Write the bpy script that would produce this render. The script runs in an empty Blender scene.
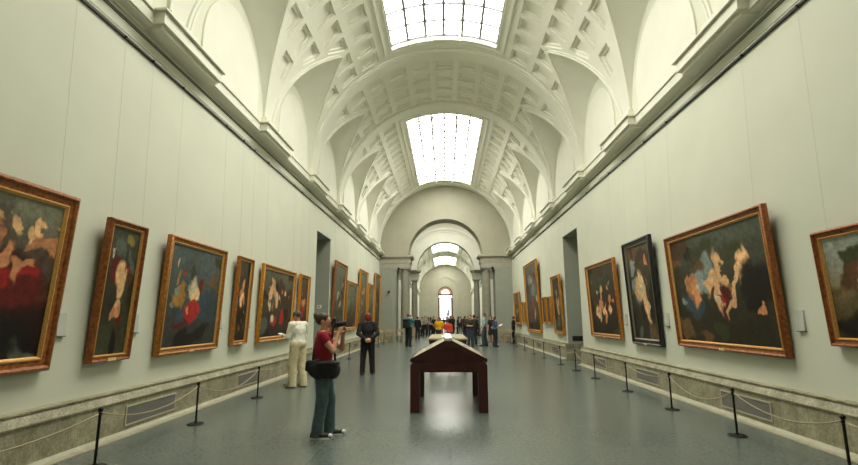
import bpy, bmesh, math, random
import numpy as np
from mathutils import Vector, Matrix
from mathutils.geometry import delaunay_2d_cdt, tessellate_polygon

random.seed(7)
PI = math.pi
SC = bpy.context.scene
COL = SC.collection

# ------------------------------------------------------------------ materials
def lin(r, g, b):
    f = lambda c: (c / 255) / 12.92 if c / 255 <= .04045 else ((c / 255 + .055) / 1.055) ** 2.4
    return (f(r), f(g), f(b), 1)

MATS = {}
def mat(name, col, rough=.6, metal=0, noise=0, scale=8, bump=0, spec=.5, bscale=None, stretch=None):
    """principled material with a little procedural tone variation and bump"""
    if name in MATS: return MATS[name]
    m = bpy.data.materials.new(name); m.use_nodes = True
    nt = m.node_tree; b = nt.nodes['Principled BSDF']
    b.inputs['Base Color'].default_value = col
    b.inputs['Roughness'].default_value = rough
    b.inputs['Metallic'].default_value = metal
    b.inputs['Specular IOR Level'].default_value = spec
    if noise or bump:
        tc = nt.nodes.new('ShaderNodeTexCoord'); mp = nt.nodes.new('ShaderNodeMapping')
        nt.links.new(tc.outputs['Object'], mp.inputs['Vector'])
        if stretch: mp.inputs['Scale'].default_value = stretch
    if noise:
        n = nt.nodes.new('ShaderNodeTexNoise'); n.inputs['Scale'].default_value = scale; n.inputs['Detail'].default_value = 6
        nt.links.new(mp.outputs[0], n.inputs['Vector'])
        r = nt.nodes.new('ShaderNodeValToRGB')
        r.color_ramp.elements[0].position = .3; r.color_ramp.elements[1].position = .72
        r.color_ramp.elements[0].color = tuple(c * (1 - noise) for c in col[:3]) + (1,)
        r.color_ramp.elements[1].color = tuple(min(1, c * (1 + noise)) for c in col[:3]) + (1,)
        nt.links.new(n.outputs['Fac'], r.inputs['Fac']); nt.links.new(r.outputs['Color'], b.inputs['Base Color'])
    if bump:
        n2 = nt.nodes.new('ShaderNodeTexNoise'); n2.inputs['Scale'].default_value = bscale or scale * 3; n2.inputs['Detail'].default_value = 4
        nt.links.new(mp.outputs[0], n2.inputs['Vector'])
        bp = nt.nodes.new('ShaderNodeBump'); bp.inputs['Strength'].default_value = bump; bp.inputs['Distance'].default_value = .01
        nt.links.new(n2.outputs['Fac'], bp.inputs['Height']); nt.links.new(bp.outputs['Normal'], b.inputs['Normal'])
    MATS[name] = m
    return m

def emis(name, col, strength):
    if name in MATS: return MATS[name]
    m = bpy.data.materials.new(name); m.use_nodes = True
    b = m.node_tree.nodes['Principled BSDF']
    b.inputs['Base Color'].default_value = (.8, .8, .8, 1)
    b.inputs['Emission Color'].default_value = col; b.inputs['Emission Strength'].default_value = strength
    MATS[name] = m
    return m

WALL = mat('wall_paint', (.66, .668, .545, 1), .75, noise=.03, scale=1.2, bump=.05, bscale=60)
VAULT = mat('vault_plaster', (.74, .735, .63, 1), .8, noise=.03, scale=1.5)
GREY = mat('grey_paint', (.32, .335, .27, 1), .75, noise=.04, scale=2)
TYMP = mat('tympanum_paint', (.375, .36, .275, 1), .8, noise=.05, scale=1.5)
ENTAB = mat('entablature_stone', (.38, .365, .285, 1), .6, noise=.1, scale=4)
COLST = mat('column_stone', (.27, .26, .20, 1), .5, noise=.15, scale=6)
LEDGE = mat('cornice_plaster', (.745, .74, .625, 1), .75, noise=.03, scale=2)
IRON = mat('dark_iron', (.018, .017, .014, 1), .45, metal=.6)
BLACKP = mat('black_plastic', (.012, .012, .013, 1), .4)
WHITEP = mat('white_metal', (.8, .8, .76, 1), .4)
KERB = mat('pale_limestone', (.40, .375, .26, 1), .5, noise=.12, scale=9)

def stone_mat():
    m = bpy.data.materials.new('mottled_dado_stone'); m.use_nodes = True
    nt = m.node_tree; b = nt.nodes['Principled BSDF']
    tc = nt.nodes.new('ShaderNodeTexCoord')
    n = nt.nodes.new('ShaderNodeTexNoise'); n.inputs['Scale'].default_value = 3.2; n.inputs['Detail'].default_value = 9; n.inputs['Roughness'].default_value = .72
    v = nt.nodes.new('ShaderNodeTexNoise'); v.inputs['Scale'].default_value = 38; v.inputs['Detail'].default_value = 3
    nt.links.new(tc.outputs['Object'], n.inputs['Vector']); nt.links.new(tc.outputs['Object'], v.inputs['Vector'])
    mx = nt.nodes.new('ShaderNodeMath'); mx.operation = 'ADD'
    h = nt.nodes.new('ShaderNodeMath'); h.operation = 'MULTIPLY'; h.inputs[1].default_value = .55
    nt.links.new(v.outputs['Fac'], h.inputs[0]); nt.links.new(n.outputs['Fac'], mx.inputs[0]); nt.links.new(h.outputs[0], mx.inputs[1])
    r = nt.nodes.new('ShaderNodeValToRGB')
    r.color_ramp.elements[0].position = .55; r.color_ramp.elements[0].color = (.16, .145, .085, 1)
    r.color_ramp.elements[1].position = 1.0; r.color_ramp.elements[1].color = (.50, .46, .315, 1)
    e = r.color_ramp.elements.new(.78); e.color = (.31, .285, .185, 1)
    nt.links.new(mx.outputs[0], r.inputs['Fac']); nt.links.new(r.outputs['Color'], b.inputs['Base Color'])
    b.inputs['Roughness'].default_value = .42
    return m
DADO = stone_mat()

def floor_mat():
    m = bpy.data.materials.new('polished_floor_stone'); m.use_nodes = True
    nt = m.node_tree; b = nt.nodes['Principled BSDF']
    tc = nt.nodes.new('ShaderNodeTexCoord')
    br = nt.nodes.new('ShaderNodeTexBrick')
    br.offset = .5; br.inputs['Scale'].default_value = 1.0
    br.inputs['Brick Width'].default_value = 1.6; br.inputs['Row Height'].default_value = .8
    br.inputs['Mortar Size'].default_value = .004; br.inputs['Mortar Smooth'].default_value = .2
    br.inputs['Color1'].default_value = (.114, .138, .124, 1); br.inputs['Color2'].default_value = (.132, .154, .138, 1)
    br.inputs['Mortar'].default_value = (.075, .085, .07, 1)
    nt.links.new(tc.outputs['Object'], br.inputs['Vector'])
    n = nt.nodes.new('ShaderNodeTexNoise'); n.inputs['Scale'].default_value = 22; n.inputs['Detail'].default_value = 8; n.inputs['Roughness'].default_value = .7
    nt.links.new(tc.outputs['Object'], n.inputs['Vector'])
    r = nt.nodes.new('ShaderNodeValToRGB')
    r.color_ramp.elements[0].position = .3; r.color_ramp.elements[0].color = (.72, .72, .74, 1)
    r.color_ramp.elements[1].position = .75; r.color_ramp.elements[1].color = (1.3, 1.3, 1.25, 1)
    nt.links.new(n.outputs['Fac'], r.inputs['Fac'])
    mx = nt.nodes.new('ShaderNodeMix'); mx.data_type = 'RGBA'; mx.blend_type = 'MULTIPLY'; mx.inputs['Factor'].default_value = 1
    nt.links.new(br.outputs['Color'], mx.inputs['A']); nt.links.new(r.outputs['Color'], mx.inputs['B'])
    nt.links.new(mx.outputs['Result'], b.inputs['Base Color'])
    n2 = nt.nodes.new('ShaderNodeTexNoise'); n2.inputs['Scale'].default_value = 1.6; n2.inputs['Detail'].default_value = 7
    nt.links.new(tc.outputs['Object'], n2.inputs['Vector'])
    mr = nt.nodes.new('ShaderNodeMapRange'); mr.inputs['To Min'].default_value = .245; mr.inputs['To Max'].default_value = .265
    nt.links.new(n2.outputs['Fac'], mr.inputs['Value']); nt.links.new(mr.outputs['Result'], b.inputs['Roughness'])
    b.inputs['Specular IOR Level'].default_value = .7
    return m
FLOOR = floor_mat()

# ------------------------------------------------------------------ mesh helpers
class MB:
    def __init__(s): s.bm = bmesh.new()
    def box(s, x0, x1, y0, y1, z0, z1, bev=0):
        vs = [s.bm.verts.new((x, y, z)) for x in (x0, x1) for y in (y0, y1) for z in (z0, z1)]
        fs = [(0, 1, 3, 2), (4, 6, 7, 5), (0, 4, 5, 1), (2, 3, 7, 6), (0, 2, 6, 4), (1, 5, 7, 3)]
        faces = [s.bm.faces.new([vs[i] for i in f]) for f in fs]
        if bev:
            es = list({e for f in faces for e in f.edges})
            bmesh.ops.bevel(s.bm, geom=es, offset=bev, segments=2, affect='EDGES')
        return s
    def loops(s, rings, closed=True, cap0=True, cap1=True):
        """skin successive rings of points"""
        R = [[s.bm.verts.new(p) for p in r] for r in rings]
        n = len(R[0])
        for a, b in zip(R, R[1:]):
            for i in range(n if closed else n - 1):
                j = (i + 1) % n
                s.bm.faces.new((a[i], a[j], b[j], b[i]))
        if closed and cap0 and n > 2: s.bm.faces.new(R[0][::-1])
        if closed and cap1 and n > 2: s.bm.faces.new(R[-1])
        return s
    def lathe(s, prof, c=(0, 0, 0), n=16):
        rings = [[(c[0] + r * math.cos(2 * PI * i / n), c[1] + r * math.sin(2 * PI * i / n), c[2] + z) for i in range(n)] for r, z in prof]
        return s.loops(rings)
    def tube(s, pts, rad, n=8):
        pts = [Vector(p) for p in pts]; rings = []
        up = Vector((0, 0, 1))
        for i, p in enumerate(pts):
            d = (pts[min(i + 1, len(pts) - 1)] - pts[max(i - 1, 0)]).normalized()
            u = up if abs(d.dot(up)) < .95 else Vector((1, 0, 0))
            a = d.cross(u).normalized(); b = a.cross(d)
            r = rad[i] if isinstance(rad, (list, tuple)) else rad
            rings.append([p + a * (r * math.cos(2 * PI * k / n)) + b * (r * math.sin(2 * PI * k / n)) for k in range(n)])
        return s.loops(rings)
    def ball(s, c, r, seg=12):
        m = Matrix.Translation(c) @ Matrix.Diagonal((*(r if isinstance(r, tuple) else (r, r, r)), 1))
        bmesh.ops.create_uvsphere(s.bm, u_segments=seg, v_segments=max(6, seg // 2), radius=1, matrix=m)
        return s
    def plate(s, outline, f0, f1):
        """extrude a simple (concave) 2-D outline between the mappings f0, f1"""
        tris = tessellate_polygon([[Vector((p[0], p[1], 0)) for p in outline]])
        A = [s.bm.verts.new(f0(*p)) for p in outline]; B = [s.bm.verts.new(f1(*p)) for p in outline]
        for t in tris:
            try:
                s.bm.faces.new([A[i] for i in t]); s.bm.faces.new([B[i] for i in t][::-1])
            except ValueError: pass
        n = len(outline)
        for i in range(n):
            j = (i + 1) % n
            s.bm.faces.new((A[i], A[j], B[j], B[i]))
        return s
    def prism_y(s, prof, y0, y1):
        """extrude an (x,z) profile along y"""
        return s.loops([[(x, y0, z) for x, z in prof], [(x, y1, z) for x, z in prof]])
    def obj(s, name, m, parent=None, smooth=False, fix=True):
        if fix: bmesh.ops.recalc_face_normals(s.bm, faces=s.bm.faces)
        me = bpy.data.meshes.new(name); s.bm.to_mesh(me); s.bm.free()
        return link(name, me, m, parent, smooth)

def link(name, me, m, parent=None, smooth=False):
    if m is not None: me.materials.append(m)
    if smooth:
        me.polygons.foreach_set('use_smooth', [True] * len(me.polygons))
        if smooth != 'all': me.set_sharp_from_angle(angle=math.radians(38))
    o = bpy.data.objects.new(name, me); COL.objects.link(o)
    if parent: o.parent = parent
    return o

def struct(o):
    o['kind'] = 'structure'; return o
def tag(o, label, cat, group=None):
    o['label'] = label; o['category'] = cat
    if group: o['group'] = group
    return o
def thing(name, label, cat, loc=(0, 0, 0), rotz=0, group=None):
    o = bpy.data.objects.new(name, None); COL.objects.link(o)
    o.empty_display_size = .1
    o.location = loc; o.rotation_euler = (0, 0, rotz)
    return tag(o, label, cat, group)
def dup(root, loc=None, rotz=None, label=None):
    c = root.copy(); COL.objects.link(c)
    if loc is not None: c.location = loc
    if rotz is not None: c.rotation_euler = (0, 0, rotz)
    if label: c['label'] = label
    for ch in list(root.children):
        d = dup(ch); d.parent = c
    return c

# ------------------------------------------------------------------ hall dimensions (metres)
A = 4.65          # half width
ZS = 6.40         # springing of the vault
BAY = 4.28
P0 = 3.17         # a pier line
YEND = 33.75
YBACK = P0 - 2 * BAY        # behind the camera
RW, HW = 1.80, 2.30         # lunette half width, lunette rise on the wall
XV = 3.24                   # where the lunette dies into the vault

def bpt(y, s, d=0):
    a = s / A
    return ((A + d) * math.sin(a), y, ZS + (A + d) * math.cos(a))

def groin_curve(yc, n=12):
    """(y, s) points from the near foot over the vertex to the far foot"""
    av = math.asin(XV / A); near = []
    for i in range(n + 1):
        a = PI / 2 + (av - PI / 2) * (i / n)
        t = (A - A * math.sin(a)) / (A - XV)
        near.append((RW * (1 - t), a * A))
    return [(yc - d, s) for d, s in near] + [(yc + d, s) for d, s in near[-2::-1]]

def half_width(s):
    t = (A - A * math.sin(s / A)) / (A - XV)
    return RW * (1 - t)

def clip_half(poly, p, q, keep_left):
    out = []
    side = lambda r: ((q[0] - p[0]) * (r[1] - p[1]) - (q[1] - p[1]) * (r[0] - p[0])) * (1 if keep_left else -1)
    for i, a in enumerate(poly):
        b = poly[(i + 1) % len(poly)]
        sa, sb = side(a), side(b)
        if sa >= 0: out.append(a)
        if sa * sb < 0:
            t = sa / (sa - sb); out.append((a[0] + (b[0] - a[0]) * t, a[1] + (b[1] - a[1]) * t))
    return out

def area(poly):
    return .5 * sum(a[0] * b[1] - b[0] * a[1] for a, b in zip(poly, poly[1:] + poly[:1]))

def inset(poly, d):
    if area(poly) < 0: poly = poly[::-1]
    n = len(poly); lines = []
    for i in range(n):
        a, b = Vector(poly[i]), Vector(poly[(i + 1) % n])
        t = (b - a).normalized(); nrm = Vector((-t.y, t.x))
        lines.append((a + nrm * d, t))
    out = []
    for i in range(n):
        (p, t), (q, u) = lines[i - 1], lines[i]
        den = t.x * u.y - t.y * u.x
        if abs(den) < 1e-4: out.append(tuple(q)); continue
        w = q - p; k = (w.x * u.y - w.y * u.x) / den
        out.append(tuple(p + t * k))
    return out

def in_poly(x, y, poly):
    c = False; j = len(poly) - 1
    for i in range(len(poly)):
        xi, yi = poly[i]; xj, yj = poly[j]
        if (yi > y) != (yj > y) and x < (xj - xi) * (y - yi) / (yj - yi) + xi: c = not c
        j = i
    return c

SKS = A * math.asin(1.80 / A)      # half arc of the skylight opening
SKE = .92                          # skylight inset from the pier lines

def vault_mesh(nb, sky):
    L = nb * BAY; SM = A * PI / 2; PY = BAY / 5; PSI = math.radians(11.2)
    polys = []                                    # coffers
    for j in range(1, nb * 5):
        for k in range(-6, 7):
            if sky and abs(k) < 3: continue
            yc, sc = j * PY, abs(k) * PSI * A
            hy, hs = .325, .345
            p = [(yc - hy, sc - hs), (yc + hy, sc - hs), (yc + hy, sc + hs), (yc - hy, sc + hs)]
            full = area(p)
            for b in range(nb):
                lc = (b + .5) * BAY
                if abs(yc - lc) > BAY / 2 + .01 and abs(abs(yc - lc) - BAY / 2) > .05: continue
                s0, s1 = sc - hs - .3, sc + hs + .3
                sg = -1 if yc < lc else 1
                mg = .30
                g = lambda s: lc + sg * (RW - (A - A * math.sin(min(s / A, PI / 2 + .3))) * RW / (A - XV) + mg)
                p = clip_half(p, (g(s0), s0), (g(s1), s1), sg < 0)
                if len(p) < 3: break
            if len(p) < 3 or abs(area(p)) < full * .22: continue
            q = []
            for a in p:
                if not q or (Vector(a) - Vector(q[-1])).length > .02: q.append(a)
            if (Vector(q[0]) - Vector(q[-1])).length < .02: q.pop()
            if len(q) < 3: continue
            if k < 0: q = [(y, -s) for y, s in q][::-1]
            if sc + hs > SM - .25: continue
            polys.append(q)
    V, E = [], []
    def addloop(pts, closed=True):
        i0 = len(V); V.extend(Vector(p) for p in pts)
        n = len(pts)
        E.extend((i0 + i, i0 + (i + 1) % n) for i in range(n if closed else n - 1))
    nS = 44
    addloop([(0, -SM + 2 * SM * i / nS) for i in range(nS)] + [(L * i / (nb * 6), SM) for i in range(nb * 6)]
            + [(L, SM - 2 * SM * i / nS) for i in range(nS)] + [(L - L * i / (nb * 6), -SM) for i in range(nb * 6)])
    curves = []
    for b in range(nb):
        c = groin_curve((b + .5) * BAY)
        for sg in (1, -1):
            cc = [(y, s * sg) for y, s in c]; cc[0] = (cc[0][0], sg * (SM - .001)); cc[-1] = (cc[-1][0], sg * (SM - .001))
            curves.append(cc); addloop(cc, True)
    skyp = [(SKE, -SKS), (L - SKE, -SKS), (L - SKE, SKS), (SKE, SKS)]
    if sky:
        n = 12
        pts = [(SKE + (L - 2 * SKE) * i / 30, -SKS) for i in range(30)] + [(L - SKE, -SKS + 2 * SKS * i / n) for i in range(n)]
        pts += [(L - SKE - (L - 2 * SKE) * i / 30, SKS) for i in range(30)] + [(SKE, SKS - 2 * SKS * i / n) for i in range(n)]
        addloop(pts)
    for q in polys: addloop(q)
    for i in range(int(L / .33)):
        for k in range(44):
            y, s = .171 + i * .33, -SM + .17 + k * (2 * SM - .3) / 43
            if y < L - .05: V.append(Vector((y, s)))
    ov, oe, of, *_ = delaunay_2d_cdt(V, E, [], 0, 1e-5)
    bm = bmesh.new()
    bv = {}
    def gv(i):
        if i not in bv: bv[i] = bm.verts.new(bpt(ov[i].x, ov[i].y))
        return bv[i]
    boxes = [(min(a for a, _ in q), max(a for a, _ in q), min(b for _, b in q), max(b for _, b in q), q) for q in polys]
    for f in of:
        cx = sum(ov[i].x for i in f) / len(f); cy = sum(ov[i].y for i in f) / len(f)
        if sky and SKE < cx < L - SKE and abs(cy) < SKS: continue
        if abs(cy) / A > math.asin(XV / A):
            lc = (int(cx / BAY) + .5) * BAY
            if abs(cx - lc) < half_width(abs(cy)): continue
        if any(b[0] < cx < b[1] and b[2] < cy < b[3] and in_poly(cx, cy, b[4]) for b in boxes): continue
        fc = bm.faces.new([gv(i) for i in f])
    bmesh.ops.recalc_face_normals(bm, faces=bm.faces)
    mb = MB(); mb.bm = bm
    for q in polys:                                # two-step coffers
        rings = [[bpt(y, s) for y, s in q]]
        for dd, dep in ((.015, .05), (.085, .053), (.10, .105)):
            rings.append([bpt(y, s, dep) for y, s in inset(q, dd)])
        mb.loops(rings, cap0=False)
    for c in curves:                               # lunette vaults and the ribs along the groins
        sg = 1 if c[0][1] > 0 else -1
        yc = (c[0][0] + c[-1][0]) / 2
        rings = []
        for (y, s) in c:
            g = Vector(bpt(y, s)); w = Vector((sg * A, y, ZS + HW * math.sqrt(max(0, 1 - ((y - yc) / RW) ** 2))))
            rings.append([g.lerp(w, t / 5) + Vector((0, 0, .10 * math.sin(PI * t / 5) * (1 - abs(y - yc) / RW))) for t in range(6)])
        mb.loops(rings, closed=False)
        for half in (c[:13], c[12:]):
            d = -1 if half is not c[12:] and half[0][0] < yc else 1
            d = -1 if (half[0][0] + half[-1][0]) / 2 < yc else 1
            ring = []
            for y, s in half:
                ss = s
                ring.append([bpt(y, ss, 0), bpt(y, ss, -.045), bpt(y + d * .05, ss, -.045), bpt(y + d * .06, ss, -.03), bpt(y + d * .13, ss, -.03), bpt(y + d * .14, ss, 0.0)])
            mb.loops(ring, closed=False)
    if sky:                                        # raised frame and well round the skylight
        def rect(e, d):
            n = 12; y0, y1, s1 = SKE - e, L - SKE + e, SKS + e
            return [bpt(y0, -s1 + 2 * s1 * i / n, d) for i in range(n)] + [bpt(y1, s1 - 2 * s1 * i / n, d) for i in range(n + 1)] + [bpt(y0, -s1, d)][:0]
        def rect2(e, d):
            n = 12; y0, y1, s1 = SKE - e, L - SKE + e, SKS + e
            return [bpt(y0, -s1 + 2 * s1 * i / n, d) for i in range(n + 1)] + [bpt(y1, s1 - 2 * s1 * i / n, d) for i in range(n + 1)]
        mb.loops([rect2(.30, 0), rect2(.29, -.04), rect2(.22, -.04), rect2(.21, -.015), rect2(.06, -.015), rect2(.05, -.045), rect2(0, -.045), rect2(0, .16)], cap0=False, cap1=False)
    me = bpy.data.meshes.new('ceiling'); mb.bm.to_mesh(me); mb.bm.free()
    me.materials.append(VAULT)
    me.polygons.foreach_set('use_smooth', [True] * len(me.polygons)); me.set_sharp_from_angle(angle=math.radians(28))
    return me

def arch_ring(y0, y1, r0, r1, zc, n=48, a0=0, a1=PI):
    """a half ring lying between radii r0 (inner) and r1, from y0 to y1"""
    mb = MB(); rings = []
    for i in range(n + 1):
        a = a0 + (a1 - a0) * i / n; c, s = math.cos(a), math.sin(a)
        rings.append([(r0 * c, y0, zc + r0 * s), (r0 * c, y1, zc + r0 * s), (r1 * c, y1, zc + r1 * s), (r1 * c, y0, zc + r1 * s)])
    return mb.loops(rings)

SKY_LEN = 3 * BAY - 2 * SKE
GLASS = emis('skylight_glass', (1.0, .99, .90, 1), 12.8)
BARS = mat('glazing_bar', (.22, .22, .21, 1), .6)
def window_meshes():
    L = SKY_LEN; mb = MB(); n = 12
    s = SKS; cols = 6; rows = 13
    def bar_y(sv, w, d0=.085, d1=.15):
        mb.loops([[bpt(y, sv - w, d0), bpt(y, sv + w, d0), bpt(y, sv + w, d1), bpt(y, sv - w, d1)] for y in (0, L)])
    def bar_s(yv, w, d0=.105, d1=.15):
        mb.loops([[bpt(yv - w, -s + 2 * s * i / n, d0), bpt(yv + w, -s + 2 * s * i / n, d0), bpt(yv + w, -s + 2 * s * i / n, d1), bpt(yv - w, -s + 2 * s * i / n, d1)] for i in range(n + 1)])
    for i in range(cols + 1):
        bar_y(-s + .02 + (2 * s - .04) * i / cols, .040)
    for j in range(rows + 1):
        bar_s(.02 + (L - .04) * j / rows, .030)
    bmesh.ops.recalc_face_normals(mb.bm, faces=mb.bm.faces)
    me = bpy.data.meshes.new('window_frame'); mb.bm.to_mesh(me); mb.bm.free(); me.materials.append(BARS)
    g = MB()
    g.loops([[bpt(y, -s + 2 * s * i / 6, .152) for i in range(7)] for y in (0, L)], closed=False)
    for f in g.bm.faces:
        f.normal_update()
        if f.normal.z > 0: f.normal_flip()
    mg = bpy.data.meshes.new('glass'); g.bm.to_mesh(mg); g.bm.free(); mg.materials.append(GLASS)
    return me, mg

def build_shell():
    S3 = vault_mesh(3, True); C1 = vault_mesh(1, False)
    WF, WG = window_meshes()
    def put(me, y):
        o = bpy.data.objects.new('ceiling', me); COL.objects.link(o); o.location = (0, y, 0); return struct(o)
    wn = [0]
    def sky(y):
        put(S3, y); wn[0] += 1
        w = bpy.data.objects.new('window_%d' % wn[0], WF); COL.objects.link(w); w.location = (0, y + SKE, 0); struct(w)
        g = bpy.data.objects.new('glass', WG); COL.objects.link(g); g.parent = w
    sky(P0); put(C1, P0 + 3 * BAY); sky(P0 + 4 * BAY)
    put(C1, P0 - BAY); put(C1, YBACK)
    # ---- far gallery
    Y2 = 45.2; YQ = 47.5
    put(C1, YQ); put(C1, YQ + BAY); sky(YQ + 2 * BAY); put(C1, YQ + 5 * BAY); sky(YQ + 6 * BAY)
    YF = YQ + 9 * BAY + .55
    struct(arch_ring(Y2 - .1, YQ, A, A + .05, ZS).obj('trim_2', VAULT, smooth=True)); struct(arch_ring(YQ + 9 * BAY, YF + .05, A, A + .05, ZS).obj('trim_2', VAULT, smooth=True))
    # ---- transverse arches
    for y in (P0 - BAY, P0, P0 + 3 * BAY, P0 + 4 * BAY, YQ, YQ + 2 * BAY, YQ + 5 * BAY, YQ + 6 * BAY):
        struct(arch_ring(y - .34, y + .34, A - .055, A + .02, ZS).obj('trim_1', VAULT, smooth=True))
        struct(arch_ring(y - .25, y + .25, A - .075, A - .05, ZS).obj('trim_1', VAULT, smooth=True))
    yl = P0 + 7 * BAY
    struct(arch_ring(yl, YEND + .05, A, A + .05, ZS).obj('trim_2', VAULT, smooth=True))
    struct(arch_ring(yl - .3, yl + .34, A - .055, A + .02, ZS).obj('trim_2', VAULT, smooth=True))
    # ---- long walls, with a doorway each
    D0, D1, DZ = 16.95, 19.05, 4.73
    def longwall(name, sx, y0, y1, door):
        ol = [(y0, 0), (D0, 0), (D0, DZ), (D1, DZ), (D1, 0), (y1, 0), (y1, 8.75), (y0, 8.75)] if door else [(y0, 0), (y1, 0), (y1, 8.75), (y0, 8.75)]
        mb = MB().plate(ol, lambda y, z: (sx * A, y, z), lambda y, z: (sx * (A + .25), y, z))
        struct(mb.obj(name, WALL))
    longwall('wall_left', -1, YBACK, YEND, True); longwall('wall_right', 1, YBACK, YEND, True)
    longwall('wall_left', -1, Y2, YF, False); longwall('wall_right', 1, Y2, YF, False)
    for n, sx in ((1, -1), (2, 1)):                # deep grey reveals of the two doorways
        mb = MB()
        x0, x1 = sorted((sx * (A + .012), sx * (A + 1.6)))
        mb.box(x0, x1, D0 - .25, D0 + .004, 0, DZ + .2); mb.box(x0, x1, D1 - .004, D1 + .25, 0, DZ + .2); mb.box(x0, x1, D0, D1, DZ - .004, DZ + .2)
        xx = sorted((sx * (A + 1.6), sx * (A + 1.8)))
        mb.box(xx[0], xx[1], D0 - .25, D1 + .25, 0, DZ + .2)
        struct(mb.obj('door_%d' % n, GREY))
    MB_ = MB().box(-A - 2, A + 2, YBACK - .3, YBACK, 0, 11.4)
    struct(MB_.obj('wall_back', WALL))
    # ---- floor
    struct(MB().box(-9, 9, YBACK - .3, YF + 1.2, -.2, 0).obj('floor', FLOOR))
    # ---- lunette panels (raised arched fields) on the upper walls
    def panel(sx, yc):
        r, zc, zb = 1.36, 6.95, 6.2
        o1 = [(yc - r, zb), (yc + r, zb)] + [(yc + r * math.cos(PI * i / 28), zc + (r + .04) * math.sin(PI * i / 28)) for i in range(29)]
        mb = MB().plate(o1, lambda y, z: (sx * (A - .035), y, z), lambda y, z: (sx * (A + .01), y, z))
        struct(mb.obj('trim_3', VAULT))
    for b in range(-2, 7):
        for sx in (-1, 1): panel(sx, P0 + (b + .5) * BAY)
    # ---- upper walls behind the lunettes are vault coloured
    # ---- cornice, mouldings, picture rail
    CORN = [(A + .02, 5.955), (A - .03, 5.955), (A - .04, 5.985), (A - .15, 6.005), (A - .17, 6.02), (A - .20, 6.02), (A - .20, 6.21), (A - .23, 6.21), (A - .23, 6.245), (A + .02, 6.245)]
    def run(sx, y0, y1, piers):
        P = lambda pr: [(sx * x, z) for x, z in pr]
        struct(MB().prism_y(P(CORN), y0, y1).obj('trim_4', LEDGE))
        for z0 in (5.852, 5.885):  # dark strips standing in for the shadow lines below the cornice
            struct(MB().prism_y(P([(A + .02, z0), (A - .014, z0), (A - .014, z0 + .008), (A + .02, z0 + .008)]), y0, y1).obj('trim_5', IRON))
        struct(MB().prism_y(P([(A + .02, 5.612), (A - .035, 5.614), (A - .045, 5.63), (A - .03, 5.65), (A + .02, 5.652)]), y0, y1).obj('trim_6', LEDGE))
        for z0, z1, d in ((5.582, 5.600, .032), (5.660, 5.672, .022)):
            struct(MB().prism_y(P([(A + .02, z0), (A - d, z0), (A - d, z1), (A + .02, z1)]), y0, y1).obj('trim_7', IRON))
        for yc in piers:
            mb = MB(); X = lambda a, b: sorted((sx * a, sx * b))
            a, b = X(A - .30, A); mb.box(a, b, yc - .90, yc + .90, 5.96, 6.06)
            a, b = X(A - .37, A); mb.box(a, b, yc - .95, yc + .95, 6.03, 6.205)
            a, b = X(A - .35, A); mb.box(a, b, yc - .93, yc + .93, 6.20, 6.22); a, b = X(A - .42, A); mb.box(a, b, yc - 1.0, yc + 1.0, 6.22, 6.255)
            a, b = X(A - .13, A + .01); mb.box(a, b, yc - .42, yc + .42, 6.25, 6.62)
            struct(mb.obj('trim_8', LEDGE))
    for sx in (-1, 1):
        run(sx, YBACK, YEND, [P0 + k * BAY for k in range(-1, 8)][:8] + [yl - .36])
        run(sx, Y2, YF, [YQ + k * BAY for k in range(0, 9)])
    # ---- dado (stone plinth along the walls) and the pale strip at its foot
    DP = [(A + .02, 0), (A - .115, 0), (A - .115, .455), (A - .135, .462), (A - .135, .478), (A - .12, .484), (A - .065, .578), (A - .085, .582), (A - .085, .602), (A + .02, .615)]
    def dado(side, sx, y0, y1):
        P = [(sx * x, z) for x, z in DP]
        struct(MB().prism_y(P, y0, y1).obj('baseboard_' + side, DADO))
        struct(MB().prism_y([(sx * (A - .05), 0), (sx * (A - .24), 0), (sx * (A - .24), .012), (sx * (A - .15), .02), (sx * (A - .115), .06), (sx * (A - .05), .06)], y0, y1).obj('baseboard_' + side, KERB))
    for side, sx in (('left', -1), ('right', 1)):
        dado(side, sx, YBACK, D0); dado(side, sx, D1, YEND); dado(side, sx, Y2, YF)
        a, b = sorted((sx * (A - .11), sx * (A + 1.55)))
        struct(MB().box(a, b, D1 - .13, D1 + .02, 0, .50).box(a, b, D1 - .16, D1 + .02, .50, .61).obj('baseboard_' + side, DADO))
    # ---- end wall: arch on columns, open at both sides (the same wall stands again further on)
    RA, ZA = 2.62, 5.95
    def screen(y0, w, top):
        arc = [(RA * math.cos(PI * i / 40), ZA + RA * math.sin(PI * i / 40)) for i in range(41)]
        ol = [(w, 0), (w, 6.3)] + top + [(-w, 6.3), (-w, 0), (-3.68, 0), (-3.68, 5.1), (-2.58, 5.1), (-2.62, 5.5)] + arc[::-1] + [(2.62, 5.5), (2.58, 5.1), (3.68, 5.1), (3.68, 0)]
        return MB().plate(ol, lambda x, z: (x, y0, z), lambda x, z: (x, y0 + (1.5 if y0 < 40 else .6), z))
    semi = [((A + .02) * math.cos(PI * i / 40), ZS + (A + .02) * math.sin(PI * i / 40)) for i in range(41)]
    def upper(y0, w, top):
        o = screen(y0, w, top)
        return o
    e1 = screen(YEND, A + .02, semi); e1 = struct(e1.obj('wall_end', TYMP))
    Y3 = 44.6
    top2 = [(8, 11), (-8, 11)]
    e2 = screen(Y3, 8.0, top2); struct(e2.obj('wall_end', VAULT))
    struct(MB().box(A, 8.2, YEND, YEND + .6, 0, 11).obj('wall_right', GREY)); struct(MB().box(-8.2, -A, YEND, YEND + .6, 0, 11).obj('wall_left', GREY))
    struct(MB().box(-A, A, YEND + .02, YEND + .55, 10.9, 11.6).obj('wall_end', VAULT))
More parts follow.
